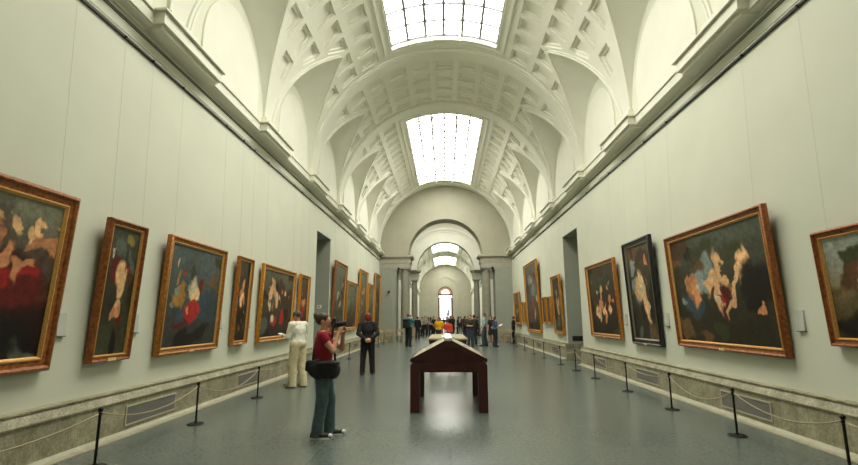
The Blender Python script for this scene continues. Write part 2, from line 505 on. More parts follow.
    def dressing(y, front):
        for sx, y in ((-1, y), (1, y)) + (((-1, y + .9), (1, y + .9)) if front else ()):
            mb = MB(); X = lambda a, b: sorted((sx * a, sx * b))
            a, b = X(2.46, A); mb.box(a, b, y - .06, y + .66, 5.42, 5.78)
            a, b = X(2.38, A); mb.box(a, b, y - .16, y + .76, 5.78, 5.84)
            a, b = X(2.30, A); mb.box(a, b, y - .24, y + .84, 5.84, 5.96)
            a, b = X(2.52, A); mb.box(a, b, y - .03, y + .63, 5.1, 5.42)
            struct(mb.obj('trim_9', ENTAB))
            mb = MB()
            mb.lathe([(.30, 0), (.36, 0), (.36, .14), (.33, .16), (.33, .22), (.30, .26), (.285, .34), (.285, 1.6), (.275, 3.2), (.25, 4.74), (.27, 4.76), (.27, 4.80), (.25, 4.82), (.25, 4.90), (.31, 4.97), (.31, 5.0)], (sx * 2.88, y + .3, 0), 24)
            mb.box(sx * 2.88 - .33, sx * 2.88 + .33, y - .03, y + .63, 5.0, 5.1)
            struct(mb.obj('column', COLST, smooth=True))
            mb = MB(); a, b = X(3.46, 3.80); mb.box(a, b, y + .02, y + .58, 0, 4.9); a, b = X(3.40, 3.9); mb.box(a, b, y - .03, y + .63, 4.9, 5.1)
            struct(mb.obj('column', GREY))
    dressing(YEND, True); dressing(Y3, False)
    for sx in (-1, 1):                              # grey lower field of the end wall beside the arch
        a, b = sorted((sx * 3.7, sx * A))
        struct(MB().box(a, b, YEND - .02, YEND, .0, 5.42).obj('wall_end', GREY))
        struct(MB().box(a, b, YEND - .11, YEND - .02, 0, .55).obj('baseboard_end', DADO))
    for r0, r1, d in ((2.62, 3.48, .42), (3.54, 3.68, .42), (3.75, 4.0, .46), (2.62, 4.0, .34)):
        struct(arch_ring(Y3 - d, Y3 + .02, r0, r1, ZA, 40).obj('trim_10', VAULT, smooth=True))
    struct(arch_ring(YEND - .04, YEND + .02, RA, RA + .10, ZA, 40).obj('trim_10', TYMP, smooth=True))
    # ---- the crossing between the two screens: side walls, ceiling with an unseen round roof light put in to light it
    struct(MB().box(-8.3, -8, YEND + .55, Y3, 0, 11).obj('wall_left', VAULT)); struct(MB().box(8, 8.3, YEND + .55, Y3, 0, 11).obj('wall_right', VAULT))
    mb = MB(); yc = (YEND + .6 + Y3) / 2; n = 32
    ring = [(2.6 * math.cos(2 * PI * i / n), yc + 2.6 * math.sin(2 * PI * i / n)) for i in range(n)]
    sq = []
    for x, y in ring:
        k = max(abs(x) / 8.3, abs(y - yc) / 5.6); sq.append((x / k, yc + (y - yc) / k))
    mb.loops([[(x, y, 11.0) for x, y in sq], [(x, y, 11.0) for x, y in ring], [(x, y, 11.5) for x, y in ring]], cap0=False, cap1=False)
    struct(mb.obj('ceiling', VAULT))
    mb = MB(); mb.loops([[(x, y, 11.5) for x, y in ring], [(x * .5, yc + (y - yc) * .5, 11.9) for x, y in ring]], cap0=False)
    g = struct(mb.obj('window_9', emis('unseen_roof_light', (1, .98, .88, 1), 11)))
    # ---- far end wall with a glazed door in an arched niche
    dw, dz = 1.30, 6.55
    ol = [(A + .02, 0), (A + .02, ZS)] + semi[1:-1] + [(-A - .02, ZS), (-A - .02, 0), (-dw, 0), (-dw, 5.85)] + [(dw * math.cos(PI - PI * i / 24), 5.85 + dw * math.sin(PI - PI * i / 24)) for i in range(25)] + [(dw, 0)]
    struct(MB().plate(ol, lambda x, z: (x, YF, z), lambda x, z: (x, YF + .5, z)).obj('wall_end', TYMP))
    struct(arch_ring(YF - .12, YF + .02, 2.35, 2.5, 6.4, 32).obj('trim_11', TYMP, smooth=True))
    for sx in (-1, 1):
        a, b = sorted((sx * 2.35, sx * 2.5)); struct(MB().box(a, b, YF - .12, YF + .02, 0, 6.4).obj('trim_11', TYMP))
    wood = mat('door_wood', lin(92, 52, 34), .5)
    d = arch_ring(YF + .1, YF + .35, dw - .16, dw, 5.85, 24)
    for sx in (-1, 1):
        a, b = sorted((sx * (dw - .16), sx * dw)); d.box(a, b, YF + .1, YF + .35, 0, 5.85)
    d.box(-dw, dw, YF + .1, YF + .35, 5.55, 5.85)
    door = struct(d.obj('door_3', wood))
    lt = MB(); lt.plate([((dw - .16) * math.cos(PI * i / 20), 5.85 + (dw - .16) * math.sin(PI * i / 20)) for i in range(21)] + [(.72 * math.cos(PI - PI * i / 20), 5.85 + .72 * math.sin(PI - PI * i / 20)) for i in range(21)], lambda x, z: (x, YF + .2, z), lambda x, z: (x, YF + .24, z))
    lt.obj('fanlight_panel', mat('fanlight_wood', lin(196, 150, 110), .6), door)
    fr = MB()
    for sx in (-1, 1):
        a, b = sorted((sx * .98, sx * (dw - .16))); fr.box(a, b, YF + .15, YF + .3, 0, 5.1)
    fr.box(-(dw - .16), dw - .16, YF + .15, YF + .3, 4.95, 5.12)
    fr.obj('door_frame', mat('door_frame_grey', lin(70, 84, 92), .5), door)
    return Y2, YF
Y2, YF = build_shell()

# outdoors beyond the far door: paving and a statue on its pedestal
struct(MB().box(-60, 60, YF + 1.2, 260, -.3, -.05).obj('ground', mat('pale_paving', (.55, .54, .5, 1), .9, noise=.1, scale=.5)))
stt = thing('statue', 'dark bronze statue standing on a pedestal outdoors beyond the far doorway', 'statue', (.72, 128, -.05))
MB().box(-.8, .8, -.8, .8, 0, 1.0, .05).box(-.6, .6, -.6, .6, 1.0, 2.3, .05).obj('pedestal', mat('pedestal_stone', (.35, .34, .31, 1), .8), stt)
MB().lathe([(.0, 2.3), (.42, 2.3), (.40, 2.6), (.30, 3.0), (.26, 3.3), (.33, 3.5), (.30, 3.62), (.12, 3.68), (.09, 3.74), (.14, 3.82), (.15, 3.92), (.10, 4.02), (.0, 4.04)], n=16).tube([(.3, 0, 3.55), (.42, .1, 3.2), (.3, .3, 3.05)], [.1, .09, .07]).obj('figure', mat('bronze', (.03, .032, .028, 1), .5), stt, smooth='all')
# ------------------------------------------------------------------ paintings
def canvas_mat(name, w, h, stops, blobs, warp=.24, seed=0):
    m = bpy.data.materials.new(name); m.use_nodes = True
    nt = m.node_tree; b = nt.nodes['Principled BSDF']; N = nt.nodes.new; Lk = nt.links.new
    tc = N('ShaderNodeTexCoord'); mp = N('ShaderNodeMapping')
    mp.inputs['Scale'].default_value = (-1 / w, 0, 1 / h); mp.inputs['Location'].default_value = (.5, 0, 0)
    Lk(tc.outputs['Object'], mp.inputs['Vector'])
    nz = N('ShaderNodeTexNoise'); nz.noise_dimensions = '4D'; nz.inputs['W'].default_value = seed * 3.7; nz.inputs['Scale'].default_value = 3.2; nz.inputs['Detail'].default_value = 3
    Lk(tc.outputs['Object'], nz.inputs['Vector'])
    sb = N('ShaderNodeVectorMath'); sb.operation = 'SUBTRACT'; sb.inputs[1].default_value = (.5, .5, .5); Lk(nz.outputs['Color'], sb.inputs[0])
    sc = N('ShaderNodeVectorMath'); sc.operation = 'MULTIPLY'; sc.inputs[1].default_value = (warp, 0, warp); Lk(sb.outputs[0], sc.inputs[0])
    ad = N('ShaderNodeVectorMath'); ad.operation = 'ADD'; Lk(mp.outputs[0], ad.inputs[0]); Lk(sc.outputs[0], ad.inputs[1])
    sx = N('ShaderNodeSeparateXYZ'); Lk(ad.outputs[0], sx.inputs[0])
    rp = N('ShaderNodeValToRGB'); els = rp.color_ramp.elements
    els[0].position = stops[0][0]; els[0].color = lin(*stops[0][1]); els[1].position = stops[-1][0]; els[1].color = lin(*stops[-1][1])
    for p, c in stops[1:-1]:
        e = els.new(p); e.color = lin(*c)
    n3 = N('ShaderNodeTexNoise'); n3.noise_dimensions = '4D'; n3.inputs['W'].default_value = seed * 1.3 + 9; n3.inputs['Scale'].default_value = 1.9; n3.inputs['Detail'].default_value = 4
    Lk(tc.outputs['Object'], n3.inputs['Vector'])
    am = N('ShaderNodeMath'); am.operation = 'MULTIPLY_ADD'; am.inputs[1].default_value = .95; Lk(n3.outputs['Fac'], am.inputs[0])
    of = N('ShaderNodeMath'); of.operation = 'SUBTRACT'; of.inputs[1].default_value = .475; Lk(sx.outputs['Z'], of.inputs[0]); Lk(of.outputs[0], am.inputs[2])
    Lk(am.outputs[0], rp.inputs['Fac'])
    cur = rp.outputs['Color']
    for (u, v, ru, rv, rot, col) in blobs:
        q = N('ShaderNodeMapping'); q.vector_type = 'TEXTURE'
        q.inputs['Location'].default_value = (u, 0, v); q.inputs['Rotation'].default_value = (0, rot, 0); q.inputs['Scale'].default_value = (ru, 1, rv)
        Lk(ad.outputs[0], q.inputs['Vector'])
        ln = N('ShaderNodeVectorMath'); ln.operation = 'LENGTH'; Lk(q.outputs[0], ln.inputs[0])
        mr = N('ShaderNodeMapRange'); mr.interpolation_type = 'SMOOTHSTEP'
        mr.inputs['From Min'].default_value = .66; mr.inputs['From Max'].default_value = 1.06; mr.inputs['To Min'].default_value = 1; mr.inputs['To Max'].default_value = 0
        Lk(ln.outputs['Value'], mr.inputs['Value'])
        mx = N('ShaderNodeMix'); mx.data_type = 'RGBA'; Lk(mr.outputs['Result'], mx.inputs['Factor']); Lk(cur, mx.inputs['A']); mx.inputs['B'].default_value = lin(*col)
        cur = mx.outputs['Result']
    n4 = N('ShaderNodeTexNoise'); n4.inputs['Scale'].default_value = 14; n4.inputs['Detail'].default_value = 6; n4.inputs['Roughness'].default_value = .7
    Lk(tc.outputs['Object'], n4.inputs['Vector'])
    r4 = N('ShaderNodeValToRGB'); r4.color_ramp.elements[0].position = .32; r4.color_ramp.elements[0].color = (.5, .5, .5, 1); r4.color_ramp.elements[1].position = .68; r4.color_ramp.elements[1].color = (1.4, 1.35, 1.25, 1)
    Lk(n4.outputs['Fac'], r4.inputs['Fac'])
    ml = N('ShaderNodeMix'); ml.data_type = 'RGBA'; ml.blend_type = 'MULTIPLY'; ml.inputs['Factor'].default_value = .85
    Lk(cur, ml.inputs['A']); Lk(r4.outputs['Color'], ml.inputs['B']); Lk(ml.outputs['Result'], b.inputs['Base Color'])
    b.inputs['Roughness'].default_value = .48; b.inputs['Specular IOR Level'].default_value = .25
    return m

FLESH = (228, 182, 132); FLESH2 = (196, 134, 90); RED = (160, 36, 32); DRED = (92, 26, 22); SKY = (128, 140, 138); DK = (22, 18, 13)
GREEN = (58, 62, 36); BROWN = (72, 48, 28); CREAM = (212, 196, 160); BLUE = (60, 76, 84); GOLD = (150, 112, 52)
def scatter(seed, spec):
    """spec rows: colour, count, u range, v range, radius range u, radius range v"""
    r = random.Random(seed); out = []
    for col, n, u, v, ru, rv in spec:
        for q in range(n):
            j = r.uniform(.88, 1.12)
            out.append((u[0] + (u[1] - u[0]) * (q + r.uniform(.25, .75)) / n, r.uniform(*v), r.uniform(*ru), r.uniform(*rv), r.uniform(-.5, .5), tuple(min(255, int(c * j)) for c in col)))
    extra = []
    for k in range(9):
        c = r.choice([DK, BROWN, GREEN, DRED, BLUE, (104, 78, 48), (84, 92, 84)])
        extra.append((r.uniform(.02, .98), r.uniform(.02, .98), r.uniform(.06, .2), r.uniform(.04, .12), r.uniform(-1.2, 1.2), c))
    small = []
    for k in range(7):
        c = r.choice([FLESH, FLESH2, CREAM, GOLD, RED, SKY])
        small.append((r.uniform(.1, .9), r.uniform(.12, .85), r.uniform(.015, .045), r.uniform(.02, .06), r.uniform(-1, 1), c))
    return extra + out + small

FR = {
    'gilt': (mat('carved_gilt_wood', lin(172, 110, 42), .42, metal=.25, noise=.45, scale=26, bump=.9, bscale=42), mat('bright_gilt', lin(218, 166, 92), .34, metal=.35, noise=.2, scale=40)),
    'red': (mat('carved_russet_wood', lin(150, 86, 36), .42, metal=.15, noise=.5, scale=22, bump=.9, bscale=36), mat('bright_gilt', None)),
    'yellow': (mat('carved_yellow_gilt_wood', lin(190, 128, 40), .42, metal=.3, noise=.35, scale=26, bump=.8, bscale=42), mat('bright_gilt', None)),
    'black': (mat('ebonised_wood', lin(28, 25, 24), .32, noise=.3, scale=20, bump=.25), mat('silver_gilt_slip', lin(120, 112, 92), .4, metal=.3)),
}
WIRE = mat('hanging_wire', (.52, .53, .42, 1), .6)
PLATE = mat('title_plate_gilt', lin(222, 196, 140), .4)
def rect_ring(w, h, u, t):
    return [(-w / 2 + u, t, u), (w / 2 - u, t, u), (w / 2 - u, t, h - u), (-w / 2 + u, t, h - u)]
def painting(side, y0, y1, zb, zt, fw, style, label, stops, blobs, group, tilt=3.0, wires=True, seed=1, depth=.10):
    sx = -1 if side == 'L' else 1
    w, h = y1 - y0, zt - zb
    p = thing('painting', label, 'painting', (sx * (A - .015), (y0 + y1) / 2, zb), -PI / 2 if sx < 0 else PI / 2, group)
    fm, sm = FR[style]; k = fw / .13
    rot = (-math.radians(tilt), 0, 0)
    mb = MB()
    mb.loops([rect_ring(w, h, u * k, t * depth / .1) for u, t in ((.004, .0), (0, .02), (0, .07), (.012, .092), (.03, .10), (.045, .088), (.052, .066), (.075, .062), (.094, .05))], cap0=True, cap1=False)
    f = mb.obj('frame', fm, p, smooth=True); f.rotation_euler = rot
    mb = MB()
    mb.loops([rect_ring(w, h, u * k, t * depth / .1) for u, t in ((.094, .048), (.098, .068), (.110, .070), (.118, .056), (.130, .042), (.130, .03))], cap0=False, cap1=False)
    s = mb.obj('gilt_slip', sm, f)
    if style == 'black': s['label'] = 'thin silvery inner moulding'
    cw, ch = w - 2 * fw + .02, h - 2 * fw + .02
    cm = canvas_mat('canvas_paint', cw, ch, stops, blobs, seed=seed)
    mb = MB().box(-cw / 2, cw / 2, .026, .036, 0, ch)
    c = mb.obj('canvas', cm, p); c.rotation_euler = rot
    off = Matrix.Rotation(-math.radians(tilt), 3, 'X') @ Vector((0, 0, fw - .01)); c.location = off
    if wires:
        tp = Matrix.Rotation(-math.radians(tilt), 3, 'X') @ Vector((0, .02, h))
        for q in (-.42, .42):
            MB().tube([(q * w, tp.y, tp.z - .01), (q * w, .03, 5.60 - zb)], .0016, 5).obj('wire', WIRE, p)
            MB().box(q * w - .007, q * w + .007, .0, .045, 5.565 - zb, 5.61 - zb).obj('hook', IRON, p)
        pw = min(.16, w * .2)
        tpl = MB().box(-pw / 2, pw / 2, .090 * depth / .1, .104 * depth / .1, .012, .05).obj('title_plate', PLATE, p); tpl.rotation_euler = rot
    return p

GL, GR = 'paintings on the left wall', 'paintings on the right wall'
V1 = lambda *s: [(.0, s[0]), (.5, s[1]), (1, s[2])]
LP = [
 (2.35, 5.50, 1.02, 3.03, .165, 'red', 'huge dark painting with swirling reds in a russet frame, cut by the left edge', V1((16, 11, 8), (62, 26, 18), (122, 122, 102)), scatter(1, [(DRED, 3, (.3, .98), (.3, .6), (.12, .2), (.12, .2)), (RED, 3, (.55, .95), (.5, .68), (.06, .1), (.05, .09)), (FLESH2, 6, (.6, 1.0), (.55, .85), (.03, .05), (.06, .11)), (FLESH, 4, (.65, .98), (.66, .88), (.016, .03), (.04, .08)), (DK, 2, (.1, .9), (.05, .2), (.3, .4), (.12, .16))]), 3.4),
 (6.11, 6.90, 1.03, 2.93, .095, 'red', 'tall narrow painting with pale flesh tones, second along the left wall', V1((66, 70, 48), (44, 34, 22), (74, 78, 62)), scatter(2, [(DRED, 2, (.2, .35), (.6, .8), (.12, .2), (.06, .1)), (FLESH, 3, (.45, .6), (.35, .75), (.12, .17), (.09, .14)), (FLESH2, 2, (.4, .6), (.2, .4), (.06, .09), (.06, .09)), ((140, 124, 60), 1, (.6, .7), (.86, .9), (.14, .2), (.05, .06))]), 2.9),
 (7.56, 9.58, 1.01, 2.95, .12, 'gilt', 'large grey-blue painting with a cream and red patch, third along the left wall', V1((52, 54, 48), (64, 70, 66), (84, 96, 96)), scatter(3, [(BLUE, 2, (.6, .9), (.3, .6), (.15, .25), (.12, .2)), (GOLD, 2, (.15, .3), (.35, .6), (.06, .1), (.1, .14)), (CREAM, 2, (.42, .52), (.45, .62), (.07, .1), (.10, .14)), (FLESH, 2, (.45, .55), (.45, .65), (.04, .06), (.06, .08)), (RED, 3, (.38, .6), (.2, .4), (.1, .14), (.07, .11)), (DK, 2, (.2, .8), (.05, .15), (.2, .3), (.06, .1))]), 2.4),
 (10.24, 11.0, 1.03, 2.94, .09, 'gilt', 'tall narrow brown painting between two wide ones on the left wall', V1((30, 26, 18), (48, 38, 26), (66, 66, 56)), scatter(4, [(FLESH2, 3, (.35, .65), (.5, .75), (.12, .2), (.06, .09)), (FLESH, 2, (.4, .6), (.4, .65), (.09, .13), (.05, .08)), (DK, 2, (.3, .7), (.1, .3), (.2, .3), (.08, .12))]), 2.2),
 (11.67, 14.26, 1.01, 2.94, .125, 'yellow', 'wide painting of brown and rose tones in yellow gilt, left of the white-shirted visitor', V1((40, 32, 20), (72, 58, 38), (96, 94, 74)), scatter(5, [(FLESH, 4, (.2, .6), (.35, .75), (.05, .08), (.12, .2)), (RED, 2, (.35, .7), (.25, .5), (.05, .09), (.1, .16)), (BROWN, 3, (.5, .9), (.5, .8), (.08, .14), (.1, .2)), (CREAM, 2, (.15, .4), (.3, .5), (.03, .05), (.08, .1))]), 2.0),
 (14.80, 15.82, 1.07, 2.96, .10, 'yellow', 'narrow reddish painting beside the left doorway', V1((36, 26, 18), (86, 50, 34), (82, 74, 56)), scatter(6, [(FLESH2, 3, (.3, .7), (.4, .7), (.14, .2), (.08, .12)), (RED, 1, (.4, .6), (.3, .4), (.15, .2), (.08, .1))]), 1.6),
 (19.25, 21.55, .92, 3.93, .16, 'red', 'very tall misty grey painting in a brown frame just past the left doorway', V1((52, 46, 32), (92, 92, 72), (108, 112, 98)), scatter(7, [(CREAM, 2, (.3, .7), (.4, .6), (.1, .15), (.06, .1)), (GREEN, 3, (.1, .9), (.2, .5), (.15, .2), (.06, .1))]), 2.2),
 (21.9, 24.6, 1.03, 3.31, .15, 'yellow', 'lower grey-green painting in orange gilt behind the photographer\'s lens', V1((44, 40, 28), (90, 90, 70), (104, 108, 92)), scatter(8, [(GREEN, 3, (.1, .9), (.3, .6), (.1, .2), (.06, .12)), (BROWN, 2, (.2, .8), (.15, .3), (.2, .3), (.06, .1))]), 2.0),
 (25.2, 27.7, .97, 4.18, .17, 'yellow', 'tall gilt painting above the head of the visitor in black', V1((52, 42, 28), (96, 84, 58), (112, 110, 90)), scatter(9, [(FLESH2, 3, (.3, .7), (.4, .8), (.1, .15), (.05, .08))]), 1.4),
 (28.2, 30.5, 1.0, 3.62, .15, 'yellow', 'lower pale landscape-toned painting second from the end of the left wall', V1((52, 48, 34), (104, 100, 76), (122, 122, 100)), scatter(10, [(GREEN, 3, (.1, .9), (.2, .5), (.1, .2), (.06, .1))]), 1.2),
 (30.9, 33.4, .95, 4.48, .16, 'yellow', 'tall gilt painting at the far end of the left wall', V1((50, 44, 30), (96, 92, 70), (118, 116, 98)), scatter(11, [(BROWN, 3, (.2, .8), (.3, .7), (.15, .2), (.08, .12))]), 1.0),
]
RP = [
 (3.6, 6.04, 1.23, 2.60, .105, 'red', 'painting of tree and blue-sky tones in a russet frame, cut by the right edge', V1((40, 30, 18), (128, 112, 76), (158, 168, 160)), scatter(21, [((92, 62, 38), 2, (.12, .2), (.4, .8), (.05, .07), (.25, .3)), (GREEN, 3, (.15, .4), (.7, .85), (.08, .12), (.06, .09)), ((190, 110, 56), 2, (.35, .5), (.45, .6), (.06, .09), (.1, .14)), (DK, 2, (.05, .5), (.02, .12), (.25, .3), (.1, .12)), ((110, 52, 30), 2, (.3, .5), (.12, .25), (.1, .14), (.08, .12))]), 2.6),
 (6.80, 9.90, 1.02, 3.17, .13, 'red', 'largest painting on the right wall, pale vertical flesh tones on dark green', V1((40, 36, 20), (52, 50, 34), (78, 84, 70)), scatter(22, [(SKY, 2, (.3, .5), (.55, .75), (.08, .12), (.1, .16)), (GREEN, 2, (.1, .9), (.7, .9), (.12, .2), (.08, .1)), (DRED, 2, (.45, .6), (.3, .5), (.05, .07), (.15, .2)), (FLESH2, 3, (.15, .3), (.35, .65), (.04, .06), (.12, .18)), (FLESH, 6, (.42, .82), (.3, .68), (.035, .055), (.14, .22)), (DK, 2, (.8, .95), (.3, .6), (.08, .12), (.2, .3))]), 2.8),
 (10.65, 12.26, .94, 3.40, .15, 'black', 'tall painting of pale flesh tones in a black frame on the right wall', V1((40, 34, 22), (58, 52, 34), (92, 84, 62)), scatter(23, [(SKY, 2, (.15, .3), (.5, .8), (.1, .14), (.08, .12)), (FLESH, 5, (.3, .75), (.25, .65), (.08, .11), (.12, .2)), (CREAM, 2, (.4, .6), (.5, .6), (.06, .09), (.08, .1)), (BROWN, 2, (.5, .9), (.75, .9), (.2, .25), (.07, .1)), (DK, 1, (.85, .95), (.4, .5), (.1, .15), (.3, .35))]), 2.4),
 (13.02, 15.62, 1.0, 3.18, .115, 'gilt', 'square dark painting with small pale flesh tones, nearest the right doorway', V1((30, 24, 15), (56, 44, 28), (70, 66, 46)), scatter(24, [(FLESH, 6, (.2, .75), (.25, .6), (.03, .06), (.08, .15)), (FLESH2, 3, (.3, .8), (.2, .5), (.05, .08), (.06, .1)), (DRED, 1, (.6, .7), (.4, .5), (.05, .08), (.1, .12)), (GREEN, 2, (.1, .9), (.6, .8), (.15, .2), (.1, .14))]), 2.4),
 (19.30, 20.80, .92, 3.29, .12, 'yellow', 'narrow dark painting in yellow gilt just past the right doorway', V1((28, 24, 18), (52, 46, 34), (64, 62, 50)), scatter(25, [(FLESH, 3, (.4, .7), (.35, .55), (.08, .12), (.08, .14)), (CREAM, 1, (.4, .5), (.7, .75), (.08, .1), (.04, .05))]), 2.2),
 (21.4, 22.28, 1.31, 2.50, .08, 'yellow', 'small low painting with a red tone, right of the tall grey altarpiece-like canvas', V1((50, 26, 18), (96, 42, 26), (86, 64, 40)), scatter(26, [(RED, 2, (.4, .6), (.4, .6), (.15, .2), (.1, .15))]), 1.2),
 (22.40, 23.30, 1.30, 2.52, .08, 'yellow', 'small low brown painting touching the tall grey canvas on the right wall', V1((46, 30, 18), (92, 66, 38), (96, 82, 56)), scatter(27, [(BROWN, 2, (.4, .6), (.4, .6), (.15, .2), (.1, .15))]), 1.2),
 (23.8, 27.55, .80, 4.47, .17, 'yellow', 'tallest painting on the right wall, a misty mauve-grey canvas in gilt', V1((56, 44, 38), (88, 78, 68), (100, 98, 88)), scatter(28, [(CREAM, 2, (.45, .55), (.7, .8), (.05, .07), (.05, .07)), ((140, 84, 66), 3, (.35, .65), (.3, .5), (.06, .1), (.07, .1)), (SKY, 2, (.2, .8), (.6, .8), (.15, .2), (.08, .1))]), 2.0),
 (28.0, 28.75, 1.29, 2.47, .08, 'yellow', 'small low painting, nearer of the pair left of the tall misty canvas', V1((50, 34, 20), (104, 76, 44), (106, 90, 62)), scatter(29, [(BROWN, 2, (.4, .6), (.4, .6), (.15, .2), (.1, .15))]), 1.2),
 (28.85, 29.6, 1.29, 2.48, .08, 'yellow', 'small low painting, farther of the pair left of the tall misty canvas', V1((54, 38, 24), (104, 80, 48), (108, 92, 66)), scatter(30, [(BROWN, 2, (.4, .6), (.4, .6), (.15, .2), (.1, .15))]), 1.2),
 (30.2, 32.5, 1.15, 3.17, .13, 'yellow', 'gilt-framed grey painting at the far end of the right wall', V1((58, 46, 32), (98, 88, 66), (110, 106, 88)), scatter(31, [(FLESH2, 3, (.3, .7), (.3, .6), (.08, .12), (.08, .12))]), 1.4),
]
for i, a in enumerate(LP):
    painting('L', *a[:9], GL, a[9], seed=i + 1)
for i, a in enumerate(RP):
    painting('R', *a[:9], GR, a[9], seed=i + 31)
FP = [('L', 47.5, 50.2, 1.0, 3.6, 'gilt-framed painting on the left wall of the gallery beyond the columns'), ('L', 53, 56.5, 1.0, 4.2, 'tall gilt painting farther down the left wall beyond the columns'),
      ('R', 47.5, 50.5, 1.0, 3.9, 'gilt-framed painting on the right wall of the gallery beyond the columns'), ('R', 53, 56.0, 1.0, 3.4, 'amber-toned painting farther down the right wall beyond the columns')]
for i, (sd, y0, y1, zb, zt, lb) in enumerate(FP):
    painting(sd, y0, y1, zb, zt, .16, 'yellow', lb, V1((60, 44, 26), (110, 84, 48), (112, 98, 68)), scatter(40 + i, [(BROWN, 3, (.2, .8), (.3, .7), (.15, .2), (.08, .12))]), 'paintings in the far gallery', 1.2, wires=False, seed=60 + i)

# ------------------------------------------------------------------ wall labels, signs, vents
ACR = mat('label_acrylic', (.55, .57, .50, 1), .25); SLATE = mat('label_ledge', (.05, .05, .045, 1), .4)
def wall_label(side, y, label, z0=1.39, z1=1.66, w=.13):
    sx = -1 if side == 'L' else 1
    t = thing('wall_label', label, 'label', (sx * A, y, z0), -PI / 2 if sx < 0 else PI / 2, 'wall labels beside the paintings')
    MB().loops([[(-w / 2, 0, 0), (w / 2, 0, 0), (w / 2, .028, .0), (-w / 2, .028, .0)], [(-w / 2, 0, z1 - z0), (w / 2, 0, z1 - z0), (w / 2, .015, z1 - z0), (-w / 2, .015, z1 - z0)]]).obj('panel', ACR, t)
    MB().box(-w / 2 - .003, w / 2 + .003, 0, .036, -.010, 0).obj('ledge', SLATE, t)
wall_label('L', 5.69, 'pale wall label beside the huge red-toned painting')
wall_label('L', 7.08, 'pale wall label right of the tall narrow painting with flesh tones')
wall_label('L', 9.79, 'pale wall label right of the large grey-blue painting')
wall_label('L', 11.24, 'pale wall label right of the tall narrow brown painting')
wall_label('R', 6.60, 'pale wall label between the cut-off right painting and the largest one')
wall_label('R', 10.45, 'pale wall label between the largest right painting and the black frame')
wall_label('R', 12.80, 'pale wall label between the black frame and the square dark painting')
LOUV = mat('vent_louvre_grey', (.13, .125, .10, 1), .5); VFR = mat('vent_frame_stone', (.50, .47, .34, 1), .45)
VENTS = {'L': [3.9, 7.53, 11.2, 14.9, 20.8, 24.4, 28.1], 'R': [4.2, 7.88, 11.5, 14.95, 20.75, 24.4, 28.1]}
ORD = ['nearest', 'second', 'third', 'fourth', 'fifth', 'sixth', 'seventh', 'eighth', 'ninth', 'tenth', 'eleventh', 'twelfth', 'thirteenth']
for sd, ys in VENTS.items():
    sx = -1 if sd == 'L' else 1
    for i, y in enumerate(ys):
        if i == 0: continue
        t = thing('vent_grille', 'grey louvred vent in the %s dado, %s from the camera' % ('left' if sx < 0 else 'right', ORD[i - 1]), 'vent', (sx * (A - .115), y, .25), -PI / 2 if sx < 0 else PI / 2, 'vents in the stone dado')
        mb = MB(); w, h = .63, .135
        for z in (-h, h - .02): mb.box(-w, w, -.004, .014, z, z + .02)
        for x in (-w, w - .02): mb.box(x, x + .02, -.004, .014, -h + .02, h - .02)
        mb.obj('frame', VFR, t)
        mb = MB().box(-w + .02, w - .02, -.002, .001, -h + .02, h - .02)
        for k in range(11):
            z = -h + .03 + k * .0205
            mb.loops([[(x, .001, z), (x, .010, z - .006), (x, .010, z - .001), (x, .001, z + .010)] for x in (-w + .02, w - .02)])
        mb.obj('louvre', LOUV, t)
t = thing('door_plaque', 'black plaque on the grey reveal of the right doorway above the dado', 'plaque', (5.02, 19.044, .69))
MB().box(-.20, .20, -.02, 0, 0, .19, .004).obj('panel', BLACKP, t)
MB().box(-.17, .17, -.022, -.019, .02, .17).obj('face', mat('plaque_face', (.03, .03, .028, 1), .2), t)
t = thing('exit_sign', 'small red and white sign on the grey reveal of the left doorway', 'sign', (-5.02, 19.044, 1.98))
MB().box(-.08, .08, -.012, 0, 0, .13, .003).obj('panel', mat('sign_white', (.8, .78, .74, 1), .4), t)
MB().box(-.045, .02, -.015, -.011, .035, .095).obj('symbol', mat('sign_red', (.55, .03, .03, 1), .4), t)
t = thing('wall_camera', 'small black security camera on the grey end wall left of the columns', 'camera', (-3.98, YEND - .02, 3.42))
MB().box(-.05, .05, -.06, 0, -.05, .05).obj('bracket', BLACKP, t); MB().ball((0, -.10, -.03), .08).obj('dome', BLACKP, t, smooth='all')

# ------------------------------------------------------------------ lamps in the vault and on the cornice
LENS = mat('lamp_glass', (.75, .75, .7, 1), .15)
for wi, (ya, yb) in enumerate(((P0 + SKE, P0 + 3 * BAY - SKE), (P0 + 4 * BAY + SKE, P0 + 7 * BAY - SKE))):
    for sx in (-1, 1):
        x = sx * .56; z = ZS + math.sqrt(A * A - x * x) + .09
        tag(MB().box(x - .014, x + .014, ya, yb, z - .012, z + .012).obj('light_track', WHITEP),
            'white lighting track under the %s skylight, %s side' % (('near', 'far')[wi], ('left', 'right')[sx > 0]), 'track', 'lighting tracks')
        n = 4
        for k in range(n):
            y = ya + .12 + (yb - ya - .24) * k / (n - 1)
            if wi == 0 and y < 9: continue
            rel = ['near end', 'near middle', 'far middle', 'far end'][k]
            t = thing('spot_light', 'white spotlight on the %s skylight\'s %s track, %s' % (('near', 'far')[wi], ('left', 'right')[sx > 0], rel), 'spotlight', (x, y, z), 0, 'spotlights on the tracks')
            MB().tube([(0, 0, -.01), (0, 0, -.13)], .018, 8).obj('stem', WHITEP, t)
            MB().tube([(0, .11, -.10), (0, .02, -.17), (0, -.12, -.26)], [.045, .055, .06], 12).obj('head', WHITEP, t, smooth=True)
            MB().tube([(0, -.121, -.261), (0, -.128, -.266)], .05, 12).obj('lens', LENS, t)
